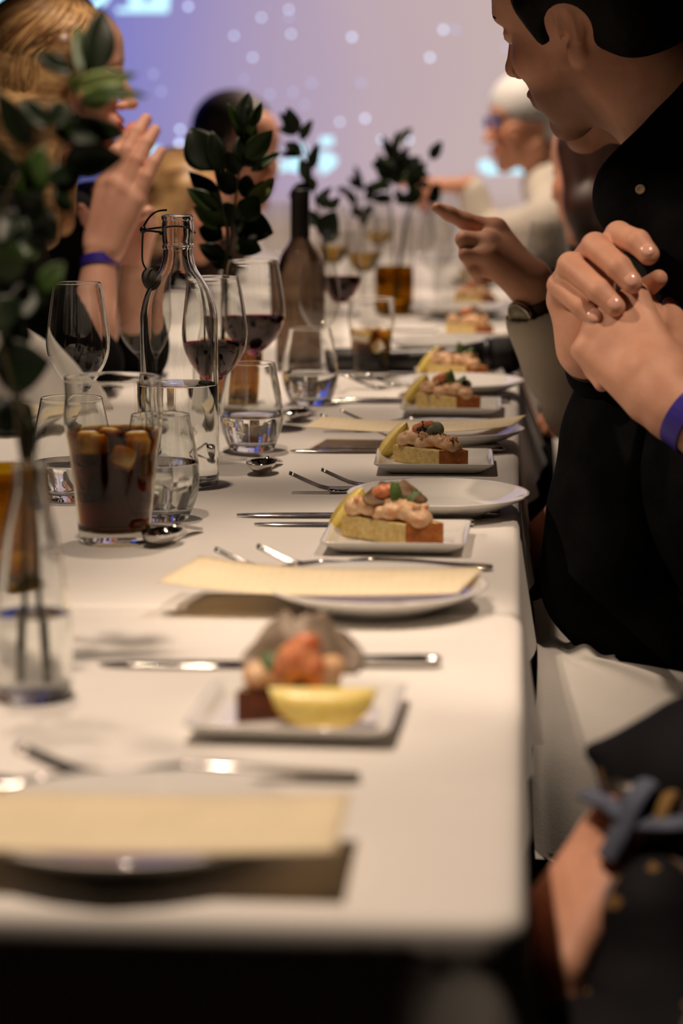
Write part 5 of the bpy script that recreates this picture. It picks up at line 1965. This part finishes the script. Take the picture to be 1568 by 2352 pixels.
# ---- the man in black beside the table edge
def man():
    Mx = head_frame((-math.cos(math.radians(35.3)) * math.cos(math.radians(14.1)), math.sin(math.radians(35.3)) * math.cos(math.radians(14.1)), -math.sin(math.radians(14.1))), -19.8)
    O = np.array((0.073, 2.49, 1.233))
    s = 0.976
    wl = P(1533, 918, 2.20)
    wr_ = P(1352, 800, 2.33)
    J = dict(neck=np.array((0.215, 2.47, 1.075)), chest=np.array((0.275, 2.43, 0.93)), waist=np.array((0.235, 2.38, 0.76)), pelvis=np.array((0.30, 2.38, 0.62)),
             shL=np.array((0.30, 2.27, 1.00)), shR=np.array((0.235, 2.63, 1.00)), elL=np.array((0.31, 2.08, 0.76)), elR=np.array((0.175, 2.52, 0.80)))
    fl = dirs(-0.5, 0.8, -0.417)
    nl = dirs(-0.35, 0.25, 0.9)
    J['cfL'] = wl + (J['elL'] - wl) * 0.42
    J['cfR'] = wr_ + (J['elR'] - wr_) * 0.16

    def left(S):
        c = [(62, 85, 55)] * 4
        S.cone(wl + (J['elL'] - wl) * 0.9, wl, 0.040, 0.0275, 0.02)
        S.cone(wl - fl * 0.01, wl + fl * 0.03, 0.0275, 0.029, 0.015)
        return hand_sdf(S, wl, fl, nl, 'L', c, 1.10, (0.75, 0.35, -0.6), 20)

    chains = [((1385, 592, 2.34), (1420, 540, 2.285), (1464, 556, 2.25), (1489, 584, 2.24), 0.0118),
              ((1335, 612, 2.335), (1366, 566, 2.275), (1420, 614, 2.24), (1450, 650, 2.232), 0.0120),
              ((1300, 650, 2.335), (1310, 610, 2.275), (1376, 668, 2.24), (1412, 704, 2.232), 0.0116),
              ((1292, 692, 2.335), (1284, 655, 2.285), (1336, 704, 2.252), (1367, 733, 2.243), 0.0104)]
    tips = []

    def right(S):
        S.frame(np.eye(3), (0, 0, 0))
        fa = J['elR']
        S.cone(wr_ + (fa - wr_) * 0.6, wr_, 0.034, 0.0270, 0.015)
        for a, b, c, d, r in chains:
            a, b, c, d = [P(*q) for q in (a, b, c, d)]
            S.cone(wr_ + (a - wr_) * 0.12, a, 0.020, 0.0145, 0.014)
            S.cone(a, b, r * 1.2, r * 1.08, 0.006)
            S.cone(b, c, r * 1.06, r * 0.96, 0.003)
            S.cone(c, d, r * 0.97, r * 0.84, 0.003)
            tips.append((c, d, r))
        S.cone(wr_, P(1340, 730, 2.315), 0.026, 0.022, 0.014)
        S.cone(P(1345, 770, 2.31), P(1400, 720, 2.32), 0.020, 0.014, 0.012)
        S.cone(P(1400, 720, 2.32), P(1465, 675, 2.31), 0.0125, 0.0112, 0.006)
        S.cone(P(1465, 675, 2.31), P(1512, 640, 2.29), 0.0112, 0.0085, 0.004)

    root, base, _, J = person('man in a black shirt leaning in with clasped hands and a purple wristband', (0.36, 2.38), (-1, 0.05), J, M['skin_a'], M['shirt_black'], M['trouser_dark'],
                              (O, Mx, s), 'short', M['hair_black'], hands=(left, right), hh=0.0021, hs=0.0017, beard=1.0, fat=0.012, neck_r=0.062)
    # collar and shirt front
    S = Sdf(0.005)
    n = J['neck']
    S.cone(n + (-0.01, 0, -0.03), n + (0.02, 0, 0.012), 0.088, 0.074, 0.01)
    S.cone(n + (-0.06, 0.0, -0.02), P(1420, 430, 2.40), 0.05, 0.012, 0.02)
    S.cone(P(1425, 470, 2.38), n + (0.0, -0.02, -0.08), 0.018, 0.06, 0.02)
    S.cone(P(1500, 455, 2.40), P(1700, 215, 2.46), 0.050, 0.060, 0.03)
    S.cone(P(1516, 440, 2.40), P(1640, 560, 2.34), 0.050, 0.07, 0.03)
    collar = sdf_obj('collar', S.mesh(), M['shirt_black'], root, base)
    S = Sdf(0.006)
    S.chain([P(1440, 900, 2.40), P(1424, 1010, 2.37), P(1412, 1180, 2.35), P(1408, 1330, 2.33), P(1520, 1480, 2.32), P(1650, 1595, 2.32)], [0.05, 0.052, 0.060, 0.064, 0.062, 0.062], 0.03)
    sdf_obj('shirt_front', S.mesh(), M['shirt_black'], root, base)
    bp = P(1470, 435, 2.335) - base
    bv, bf = lathe([(0, 0.001), (0.003, 0.0012), (0.0042, 0.0018), (0.0046, 0.001), (0.0044, -0.001), (0, -0.0012)], 18)
    R = np.array(Vector(unit(CAM - (bp + base))).to_track_quat('Z', 'Y').to_matrix())
    MB().add(np.array(bv) @ R.T + bp, bf).build('shirt_button', M['button'], collar)
    # purple festival band on the near wrist, thin bracelet on the other
    d = pts_dir(wl, J['elL'])
    ring('wristband', M['band_purple'], root, base, wl + d * 0.030, d, 0.0325, 0.019, 0.0012, 0.96)
    d = pts_dir(wr_, J['elR'])
    ring('bracelet', M['leather_brown'], root, base, wr_ + d * 0.008, d, 0.0300, 0.006, 0.002, 0.96)
    for c, e, r in tips:
        ax = pts_dir(c, e)
        nn = unit(CAM - e)
        nn = unit(nn + C_U * 0.45)
        nn = unit(nn - ax * (nn @ ax))
        S = Sdf(0.0007)
        S.ell(e + nn * r * 0.62 - ax * 0.0012, (0.0082, 0.0066, 0.0034), np.stack([ax, np.cross(nn, ax), nn], 1), 0.001)
        sdf_obj('fingernail', S.mesh(), M['nail'], root, base)
    return root


man()


# ---- blonde woman on the left, hands clasped at her mouth
def blonde():
    Mx = head_frame((1.0, 0.04, -0.10), 4)
    s = 0.89
    O = P(316, 240, 3.42) - Mx @ (np.array((0.124, 0, -0.031)) * s)
    wr_ = P(231, 585, 3.36)
    elr = P(205, 850, 3.30)
    elr[2] = TABLE_Z + 0.044
    wl = P(296, 610, 3.50)
    ell = P(300, 840, 3.56)
    ell[2] = TABLE_Z + 0.044
    c = O + np.array((-0.16, 0, 0))
    J = dict(neck=O + np.array((-0.085, 0.01, -0.16)), chest=O + np.array((-0.205, 0.01, -0.265)), waist=O + np.array((-0.41, 0, -0.41)), pelvis=O + np.array((-0.48, 0, -0.54)),
             shR=O + np.array((-0.055, -0.155, -0.225)), shL=O + np.array((-0.02, 0.165, -0.215)), elR=elr, elL=ell)
    J['cfR'] = elr + (J['shR'] - elr) * 0.25
    J['cfL'] = ell + (J['shL'] - ell) * 0.25
    J.pop('cfR'), J.pop('cfL')

    def right(S):
        S.cone(elr, elr + (wr_ - elr) * 0.35, 0.034, 0.0315, 0.02)
        S.cone(elr + (wr_ - elr) * 0.35, wr_, 0.0315, 0.0225, 0.02)
        f = pts_dir(wr_, P(274, 424, 3.37))
        return hand_sdf(S, wr_, f, dirs(-0.45, 0.15, 0.85), 'R', [(10, 16, 8), (8, 12, 8), (6, 12, 8), (4, 14, 8)], 1.06, (0.7, 0.3, -0.6), 20, (1, -1, -3, -6))

    def left(S):
        S.cone(ell, wl, 0.034, 0.0225, 0.02)
        f = pts_dir(wl, P(318, 455, 3.46))
        return hand_sdf(S, wl, f, dirs(0.5, 0.1, -0.85), 'L', [(25, 50, 30), (25, 55, 30), (25, 55, 30), (25, 55, 30)], 0.94, (0.6, 0.4, -0.5), 20)

    root, base, _, J = person('blonde woman in a black top with clasped hands at her mouth and a purple wristband', (O[0] - 0.51, 3.42), (1, 0), J, M['skin_b'], M['shirt_black'], M['trouser_dark'],
                              (O, Mx, s), 'long', M['hair_blonde'], hands=(right, left), hh=0.0028, hs=0.0022, female=True, neck_r=0.048, fat=-0.02)
    d = pts_dir(wr_, elr)
    ring('wristband', M['band_purple'], root, base, wr_ + d * 0.012, unit(d + C_R * 0.12), 0.0262, 0.014, 0.0010, 0.97)
    # locks combed from the parting over the crown and down both sides
    r = random.Random(3)
    for mk, cnt in (('hair_blonde', 300), ('hair_light', 240), ('hair_brown', 130)):
        mb = MB()
        for i in range(cnt):
            sd = r.choice((-1, 1))
            a0 = r.uniform(6, 150)
            a1 = min(172, max(a0, 40) + 58 + r.uniform(-12, 12))
            k = r.uniform(1.0, 1.045)
            pts = []
            for q in range(7):
                t = q / 6
                ph = math.radians(10 + 86 * t)
                al = math.radians(a0 + (a1 - a0) * t)
                pts.append((-0.020 + 0.108 * k * math.sin(ph) * math.cos(al), sd * 0.092 * k * math.sin(ph) * math.sin(al), 0.044 + 0.087 * k * math.cos(ph)))
            L = r.uniform(0.10, 0.24)
            x0, y0, z0 = pts[-1]
            wv = r.uniform(0, 6.28)
            for q in range(1, 6):
                t = q / 5
                pts.append((x0 * (1 - 0.15 * t) + 0.006 * math.sin(wv + 4 * t), y0 * (1 - 0.05 * t) + 0.004 * math.sin(wv + 5 * t), z0 - L * t))
            pts = [O + Mx @ (np.array(p) * s) - base for p in smooth_prof(pts, 2)]
            n = len(pts)
            w = r.uniform(0.0008, 0.0020)
            mb.tube(pts, [w * min(1, 0.25 + 2.0 * j / n, 0.12 + 2.4 * (n - 1 - j) / n) for j in range(n)], 5, True, 0.6)
        tag(mb.build('hair_strands', M[mk], root), kind='stuff')
    return root


blonde()


# ---- pointing guest in a rolled white sleeve
def pointer():
    Mx = head_frame((-1.0, 0.10, 0.02), 0)
    s = 1.0
    O = P(1296, 346, 2.98) - Mx @ (np.array((0.096, 0, -0.118)) * s)
    w = P(1222, 655, 2.95)
    el = P(1338, 925, 3.00)
    w2 = P(1340, 1140, 2.92)
    el2 = P(1440, 1040, 2.74)
    J = dict(neck=O + np.array((0.095, 0.0, -0.165)), chest=O + np.array((0.17, 0, -0.34)), waist=O + np.array((0.20, 0, -0.52)), pelvis=O + np.array((0.24, 0, -0.62)),
             shL=O + np.array((0.15, -0.19, -0.26)), shR=O + np.array((0.15, 0.19, -0.26)), elR=np.array((el[0] + 0.03, el[1] + 0.03, el[2])), elL=el2)
    # the raised arm is the one nearer the screen: shoulder R, elbow el
    J['elR'] = el
    J['cfR'] = w + (el - w) * 0.36
    J['cfL'] = el2 + (w2 - el2) * 0.45
    px = lambda *a: P(*a)

    def point(S):
        S.frame(np.eye(3), (0, 0, 0))
        S.cone(el, w + (el - w) * 0.3, 0.038, 0.031, 0.02)
        S.cone(w + (el - w) * 0.3, w, 0.030, 0.0265, 0.02)
        mi, mm, mr, mp = px(1138, 528, 2.96), px(1122, 556, 2.935), px(1124, 588, 2.925), px(1140, 616, 2.93)
        for m, r in ((mi, 0.0145), (mm, 0.0145), (mr, 0.014), (mp, 0.013)):
            S.cone(w + (m - w) * 0.1, m, 0.021, r, 0.014)
        S.chain([mi, px(1068, 508, 2.95), px(1032, 491, 2.945), px(1004, 477, 2.94)], [0.0120, 0.0102, 0.0090, 0.0068], 0.004, 0.008)
        S.chain([mm, px(1066, 550, 2.93), px(1080, 582, 2.95), px(1108, 590, 2.975)], [0.012, 0.0105, 0.0095, 0.0085], 0.0025, 0.006)
        S.chain([mr, px(1072, 584, 2.925), px(1088, 612, 2.945), px(1112, 612, 2.97)], [0.0115, 0.0100, 0.0092, 0.008], 0.0025, 0.006)
        S.chain([mp, px(1092, 618, 2.93), px(1104, 638, 2.945), px(1124, 634, 2.965)], [0.0105, 0.0090, 0.0082, 0.0072], 0.0025, 0.006)
        S.chain([px(1190, 600, 2.99), px(1130, 570, 3.00), px(1090, 560, 3.00)], [0.016, 0.011, 0.009], 0.005)

    def rest(S):
        S.cone(el2 + (w2 - el2) * 0.3, w2, 0.036, 0.027, 0.02)
        f = pts_dir(w2, P(1268, 1214, 2.92))
        return hand_sdf(S, w2, f, dirs(-0.2, 0.75, 0.5), 'L', [(45, 50, 30)] * 4, 1.0, (0.7, 0.4, -0.5), 20)

    root, base, _, J = person('guest in a white shirt pointing across the table with a leather strapped watch', (O[0] + 0.28, 2.98), (-1, 0), J, M['skin_a'], M['shirt_white'], M['trouser_brown'],
                              (O, Mx, s), 'short', M['hair_dark'], hands=(point, rest), hh=0.0032, hs=0.0021, beard=0.2)
    d = pts_dir(w, el)
    c = w + d * 0.022
    strap = ring('watch_strap', M['leather_brown'], root, base, c, d, 0.0300, 0.018, 0.0020, 0.97)
    out = unit(dirs(-0.75, -0.45, 0.55))
    out = unit(out - d * (out @ d))
    R = np.array(Vector(out).to_track_quat('Z', 'Y').to_matrix())
    v, f = lathe([(0, -0.003), (0.0165, -0.003), (0.019, -0.001), (0.0195, 0.003), (0.018, 0.0055), (0.0165, 0.0052), (0.0165, 0.004)], 36)
    MB().add(np.array(v) @ R.T + (c + out * 0.0325 - base), f).build('watch_case', M['watch_steel'], strap)
    v, f = lathe([(0, 0.0042), (0.0163, 0.0042), (0.0163, 0.003), (0, 0.003)], 36)
    MB().add(np.array(v) @ R.T + (c + out * 0.0325 - base), f).build('watch_dial', M['watch_dial'], strap)
    # rolled open cuff
    cf = J['cfR']
    S = Sdf(0.0035)
    S.cone(cf - d * 0.012, cf + d * 0.05, 0.050, 0.052, 0.01)
    S.cone(cf + d * 0.06 + C_R * 0.012, el + (0.02, 0, 0.0), 0.050, 0.066, 0.03)
    S.cone(cf - d * 0.040, cf - d * 0.004, 0.041, 0.041, 0.004, 'sub')
    sdf_obj('cuff', S.mesh(), M['shirt_white'], root, base)
    # blue fitness band on the resting wrist
    d2 = pts_dir(w2, el2)
    strap2 = ring('watch_strap', M['blue_band'], root, base, w2 + d2 * 0.012, d2, 0.0290, 0.020, 0.0022, 0.97)
    o2 = unit(dirs(0.3, 0.6, 0.7))
    o2 = unit(o2 - d2 * (o2 @ d2))
    R = np.stack([d2, np.cross(o2, d2), o2], 1)
    MB().box(w2 + d2 * 0.012 + o2 * 0.031 - base, (0.014, 0.017, 0.005), R, 0.003).build('watch_screen', M['black_screen'], strap2)
    return root


pointer()


def simple_hand(w, el, f, n, side, curls, size=0.95, r0=0.036, thumb=(0.6, 0.6, -0.2)):
    def fn(S):
        S.cone(el, w, r0, 0.026, 0.02)
        return hand_sdf(S, w, f, n, side, curls, size, thumb)
    return fn


CURL = [(30, 40, 25)] * 4

# ---- dark-haired guest holding a wine glass, further along
O5 = P(1392, 395, 4.05)
M5 = head_frame((-0.75, 0.65, -0.12), 0)
w5 = P(1372, 698, 4.02)
el5 = np.array((0.32, 4.22, 0.68))
w5b = P(1400, 924, 3.93)
el5b = P(1534, 894, 3.84)
J5 = dict(neck=O5 + np.array((0.08, 0, -0.16)), chest=O5 + np.array((0.13, 0, -0.33)), waist=O5 + np.array((0.18, 0, -0.46)), pelvis=O5 + np.array((0.2, 0, -0.50)),
          shL=O5 + np.array((0.12, -0.18, -0.25)), shR=O5 + np.array((0.12, 0.18, -0.25)), elR=el5, elL=el5b)
r5, b5, _, _ = person('guest with dark red-brown hair and a grey-green top holding a wine glass', (O5[0] + 0.24, 4.05), (-1, 0), J5, M['skin_c'], M['shirt_grey'], M['trouser_dark'], (O5, M5, 0.95), 'bob', M['hair_dark'],
                      hands=(simple_hand(w5, el5, (-1, 0, 0), (0, 1, 0), 'R', [(32, 55, 38)] * 4, 0.95, thumb=(0.75, -0.1, -0.75)), simple_hand(w5b, el5b, dirs(-1, -0.1, 0.0), dirs(0, 0.9, 0.4), 'L', [(60, 70, 40)] * 4)), hh=0.0045, hs=0.003, female=True, neck_r=0.048)
g5 = w5 + np.array((-0.0836, -0.0365, 0))
vessel('wine_glass', 'glass of red wine held by the dark-haired guest', 'wine glass', (g5[0], g5[1], g5[2] - 0.070), WG, 0.0011, 0.0965, M['thin'], (M['wine'], 0.128, 'red_wine'), (1.05, 1.0), 'stemmed wine glasses')

# ---- far guest with silver hair and glasses, pointing
O4 = P(1212, 282, 6.35)
M4 = head_frame((-1.0, -0.35, -0.10), 0)
w4 = P(1078, 425, 6.3)
el4 = P(1112, 538, 6.3)
J4 = dict(neck=O4 + np.array((0.06, 0, -0.16)), chest=O4 + np.array((0.15, 0, -0.33)), waist=O4 + np.array((0.19, 0, -0.46)), pelvis=O4 + np.array((0.22, 0, -0.52)),
          shL=O4 + np.array((0.06, -0.19, -0.25)), shR=O4 + np.array((0.06, 0.19, -0.25)), elL=el4, elR=O4 + np.array((0.06, 0.24, -0.36)), cfL=w4 + (el4 - w4) * 0.15)
r4_, b4, _, _ = person('silver-haired guest with dark glasses and a white shirt pointing near the screen', (O4[0] + 0.2, 6.35), (-1, 0), J4, M['skin_c'], M['shirt_white'], M['trouser_dark'], (O4, M4, 1.0), 'cap', M['hair_white'],
                       hands=(simple_hand(w4, el4, dirs(-1, 0.05, 0.1), dirs(0, 0.9, 0.3), 'L', [(5, 5, 5), (40, 60, 30), (45, 60, 30), (50, 60, 30)], 1.0),), hh=0.006, hs=0.004, neck_r=0.05)
for q in (-1, 1):
    c = O4 + M4 @ np.array((0.099, q * 0.033, 0.008)) - b4
    S = Sdf(0.002)
    S.ell(c, (0.004, 0.026, 0.019), M4, 0.002)
    sdf_obj('glasses_lens', S.mesh(), M['lens'], r4_, np.zeros(3))
    MB().tube([O4 + M4 @ np.array(p) - b4 for p in ((0.098, q * 0.056, 0.014), (0.04, q * 0.074, 0.014), (-0.01, q * 0.080, 0.010))], 0.003, 6).build('glasses_arm', M['black_plastic'], r4_)

# ---- far left guests
O6 = P(428, 468, 5.1)
M6 = head_frame((0.9, -0.30, -0.35), 0)
J6 = dict(neck=O6 + np.array((-0.12, 0.02, -0.075)), chest=O6 + np.array((-0.365, 0.02, -0.10)), waist=O6 + np.array((-0.49, 0, -0.22)), pelvis=O6 + np.array((-0.55, 0, -0.34)),
          shR=O6 + np.array((-0.31, -0.17, -0.06)), shL=O6 + np.array((-0.31, 0.19, -0.06)), elR=np.array((O6[0] - 0.10, O6[1] - 0.24, TABLE_Z + 0.044)), elL=np.array((O6[0] - 0.10, O6[1] + 0.24, TABLE_Z + 0.044)))
person('blond guest in a dark brown top leaning low behind the blonde woman', (O6[0] - 0.57, 5.1), (1, 0), J6, M['skin_c'], M['shirt_dark'], M['trouser_dark'], (O6, M6, 0.88), 'bob', M['hair_blonde'], hh=0.006, hs=0.004, female=True)
O7 = P(545, 350, 5.75)
M7 = head_frame((0.75, -0.60, -0.12), 0)
J7 = dict(neck=O7 + np.array((-0.06, 0.02, -0.16)), chest=O7 + np.array((-0.34, 0.02, -0.20)), waist=O7 + np.array((-0.45, 0, -0.34)), pelvis=O7 + np.array((-0.50, 0, -0.44)),
          shR=O7 + np.array((-0.25, -0.18, -0.16)), shL=O7 + np.array((-0.26, 0.19, -0.16)), elR=np.array((O7[0] - 0.05, O7[1] - 0.26, TABLE_Z + 0.044)), elL=np.array((O7[0] - 0.05, O7[1] + 0.26, TABLE_Z + 0.044)))
person('grey-haired guest in dark clothes behind the leafy sprig', (O7[0] - 0.52, 5.75), (1, 0), J7, M['skin_c'], M['shirt_dark'], M['trouser_dark'], (O7, M7, 1.08), 'short', M['hair_grey'], hh=0.006, hs=0.004)


# ---- guest in a patterned dress at the bare table end (hand in lap)
def dress_material():
    m, nt, b = new_mat('patterned_dress')
    b.inputs['Roughness'].default_value = 0.7
    b.inputs['Specular IOR Level'].default_value = 0.1
    tc = nt.nodes.new('ShaderNodeTexCoord')
    n1 = nt.nodes.new('ShaderNodeTexVoronoi')
    n1.inputs['Scale'].default_value = 14
    n2 = nt.nodes.new('ShaderNodeTexNoise')
    n2.inputs['Scale'].default_value = 17
    n2.inputs['Detail'].default_value = 2
    nt.links.new(tc.outputs['Object'], n1.inputs['Vector'])
    nt.links.new(tc.outputs['Object'], n2.inputs['Vector'])
    cr = nt.nodes.new('ShaderNodeValToRGB')
    cr.color_ramp.interpolation = 'CONSTANT'
    e = cr.color_ramp.elements
    e[0].color = (0.008, 0.008, 0.010, 1)
    e[1].position = 0.585
    e[1].color = (*lin((84, 88, 104)), 1)
    k = e.new(0.565)
    k.color = (*lin((112, 86, 50)), 1)
    k = e.new(0.64)
    k.color = (0.008, 0.008, 0.010, 1)
    nt.links.new(n2.outputs['Fac'], cr.inputs[0])
    nt.links.new(cr.outputs[0], b.inputs['Base Color'])
    return m


M['dress'] = dress_material()


def near_guest():
    w = P(1438, 1915, 1.50)
    el = np.array((0.24, 1.40, 0.76))
    f = pts_dir(w, P(1318, 2078, 1.475))
    J = dict(neck=np.array((0.46, 1.50, 1.16)), chest=np.array((0.47, 1.50, 1.00)), waist=np.array((0.45, 1.50, 0.80)), pelvis=np.array((0.46, 1.50, 0.62)),
             shL=np.array((0.42, 1.33, 1.06)), shR=np.array((0.42, 1.68, 1.06)), elL=np.array((0.40, 1.24, 0.80)), elR=np.array((0.30, 1.62, 0.80)))
    J['cfR'] = w + (J['elR'] - w) * 0.22
    el = J['elR']
    O = np.array((0.38, 1.50, 1.33))
    Mx = head_frame((-1, 0.1, -0.1))

    def right(S):
        S.cone(el, w, 0.036, 0.0265, 0.02)
        return hand_sdf(S, w, f, dirs(-0.78, 0.50, 0.45), 'R', [(35, 50, 30), (42, 50, 30), (48, 52, 30), (55, 55, 30)], 1.05, (0.7, 0.35, -0.5), 25)

    root, base, _, J = person('guest in a black, blue-grey and tan patterned dress with a steel bracelet watch', (0.48, 1.50), (-1, 0), J, M['skin_a'], M['dress'], M['dress'], (O, Mx, 0.95), 'long', M['hair_dark'], hands=(right,), hh=0.006, hs=0.0024, female=True)
    d = pts_dir(w, el)
    # wide gathered sleeve end
    S = Sdf(0.004)
    c = w + d * 0.05
    S.cone(c, c + d * 0.16, 0.052, 0.062, 0.02)
    S.cone(c + C_U * 0.020, P(1360, 1725, 1.53), 0.030, 0.006, 0.02)
    S.cone(c + C_U * 0.025, P(1450, 1790, 1.52), 0.030, 0.016, 0.02)
    S.cone(c - C_U * 0.02, P(1500, 2110, 1.46), 0.036, 0.030, 0.02)
    S.cone(P(1500, 2110, 1.46), P(1540, 2360, 1.44), 0.034, 0.055, 0.02)
    S.cone(P(1440, 2330, 1.43), P(1600, 2420, 1.43), 0.030, 0.05, 0.02)
    sdf_obj('sleeve', S.mesh(), M['dress'], root, base)
    M.setdefault('ribbon', principled('slate_ribbon', lin((92, 98, 116)), 0.75, spec=0.2, noise=0.25, nscale=90, stretch=(1, 1, 0.1)))
    M.setdefault('tan_trim', principled('tan_trim', lin((128, 100, 58)), 0.7, spec=0.2, noise=0.2, nscale=40))
    for nm, mt, pts, r in (('ribbon', 'ribbon', [(1352, 1826, 1.50), (1400, 1850, 1.475), (1465, 1890, 1.465), (1580, 1892, 1.46)], 0.0085),
                           ('ribbon', 'ribbon', [(1500, 1790, 1.49), (1460, 1830, 1.468), (1430, 1900, 1.462), (1392, 1975, 1.46)], 0.0080),
                           ('trim', 'tan_trim', [(1500, 1990, 1.455), (1448, 2040, 1.445), (1430, 2110, 1.438), (1446, 2210, 1.432)], 0.0095),
                           ('trim', 'tan_trim', [(1580, 1780, 1.49), (1530, 1840, 1.47), (1505, 1930, 1.46)], 0.0050)):
        MB().tube(smooth_prof([P(*q) - base for q in pts], 6), r, 10, True, 0.45).build(nm, M[mt], root)
    wb_ = ring('watch_bracelet', M['watch_steel'], root, base, w + d * 0.016, d, 0.0290, 0.016, 0.0025, 0.97)
    o2 = unit(dirs(-0.5, 0.7, 0.5))
    o2 = unit(o2 - d * (o2 @ d))
    R = np.array(Vector(o2).to_track_quat('Z', 'Y').to_matrix())
    v, fc = lathe([(0, -0.003), (0.0125, -0.003), (0.014, 0.0), (0.0135, 0.004), (0.012, 0.0045), (0, 0.0042)], 28)
    MB().add(np.array(v) @ R.T + (w + d * 0.016 + o2 * 0.031 - base), fc).build('watch_case', M['watch_steel'], wb_)


near_guest()


# ---- lap napkins
def lap_napkin(lab, x0, x1f, path, seed, th=0.002):
    """cloth following a cross-section path (y, z), swept along x with soft folds"""
    r = random.Random(seed)
    ph = [r.uniform(0, 6) for _ in range(4)]
    pts = smooth_prof(path, 6)
    nx = 26
    v, f = [], []
    cx, cy = x0 + 0.05, path[0][0]
    for l in (0, 1):
        for i in range(nx + 1):
            u = i / nx
            for j, (y, z) in enumerate(pts):
                t = j / (len(pts) - 1)
                wv = 0.006 * math.sin(9 * u + 3 * t + ph[0]) + 0.005 * math.sin(17 * u - 4 * t + ph[1])
                x1 = float(np.interp(y, [q[0] for q in x1f], [q[1] for q in x1f]))
                v.append((x0 + (x1 - x0) * u + 0.015 * t * abs(math.sin(2 * t + ph[2])) - cx, y - cy - abs(wv) * t, z + wv * 0.5 + 0.016 - l * th))
    n = len(pts)
    B = (nx + 1) * n
    for i in range(nx):
        for j in range(n - 1):
            a = i * n + j
            f.append((a, a + 1, a + n + 1, a + n))
            f.append((B + a, B + a + n, B + a + n + 1, B + a + 1))
        f.append((i * n, i * n + n, B + i * n + n, B + i * n))
        f.append((i * n + n - 1, B + i * n + n - 1, B + i * n + 2 * n - 1, i * n + 2 * n - 1))
    for j in range(n - 1):
        f.append((j, B + j, B + j + 1, j + 1))
        a = nx * n + j
        f.append((a, a + 1, B + a + 1, B + a))
    return tag(link('lap_napkin', mesh_data('lap_napkin', v, f, M['napkin']), None, (cx, cy, 0)), lab, 'napkin')


lap_napkin('white napkin spread over the lap of the man in black', 0.019, [(2.195, 0.23), (2.245, 0.092)], [(2.555, 0.598), (2.50, 0.614), (2.39, 0.604), (2.28, 0.613), (2.215, 0.604), (2.168, 0.565), (2.150, 0.52), (2.145, 0.45)], 1)
lap_napkin('white napkin over the lap of the pointing guest', 0.055, [(3.0, 0.16)], [(3.30, 0.58), (3.22, 0.630), (3.14, 0.645), (3.06, 0.640), (3.02, 0.62)], 2)
lap_napkin('white napkin over the lap of the dark-haired guest', 0.056, [(3.9, 0.115)], [(4.22, 0.600), (4.15, 0.615), (4.05, 0.608), (3.95, 0.616), (3.875, 0.590), (3.85, 0.50)], 3)

# ------------------------------------------------------------------ chairs under the guests
def chair(x, y, rz, lab):
    t = thing('banquet_chair', lab, 'chair', (x, y, 0), rz, 'chairs along the table')
    MB().box((0, 0, 0.43), (0.21, 0.21, 0.022), bev=0.012).build('seat', M['shirt_dark'], t)
    MB().box((-0.20, 0, 0.68), (0.014, 0.19, 0.16), rotm('Y', -6), bev=0.010).build('backrest', M['shirt_dark'], t)
    for sx in (-1, 1):
        for sy in (-1, 1):
            if sx < 0:
                MB().tube([(-0.19, sy * 0.18, 0), (-0.185, sy * 0.18, 0.42), (-0.215, sy * 0.18, 0.80)], 0.013, 10).build('leg', M['wood_dark'], t)
            else:
                MB().tube([(0.185, sy * 0.18, 0), (0.185, sy * 0.18, 0.415)], 0.013, 10).build('leg', M['wood_dark'], t)


for x, y, rz, lab in ((0.40, 2.38, math.pi, 'dark wooden chair under the man in black'), (O5[0] + 0.28, 4.05, math.pi, 'dark wooden chair under the guest holding a wine glass'),
                      (0.48, 2.98, math.pi, 'dark wooden chair under the pointing guest'), (O4[0] + 0.24, 6.35, math.pi, 'dark wooden chair under the silver-haired guest'),
                      (0.52, 1.50, math.pi, 'dark wooden chair under the guest in the patterned dress'), (-1.19, 3.42, 0, 'dark wooden chair under the blonde woman'),
                      (O6[0] - 0.61, 5.1, 0, 'dark wooden chair under the low-leaning blond guest'), (O7[0] - 0.56, 5.75, 0, 'dark wooden chair under the grey-haired guest')):
    chair(x, y, rz, lab)
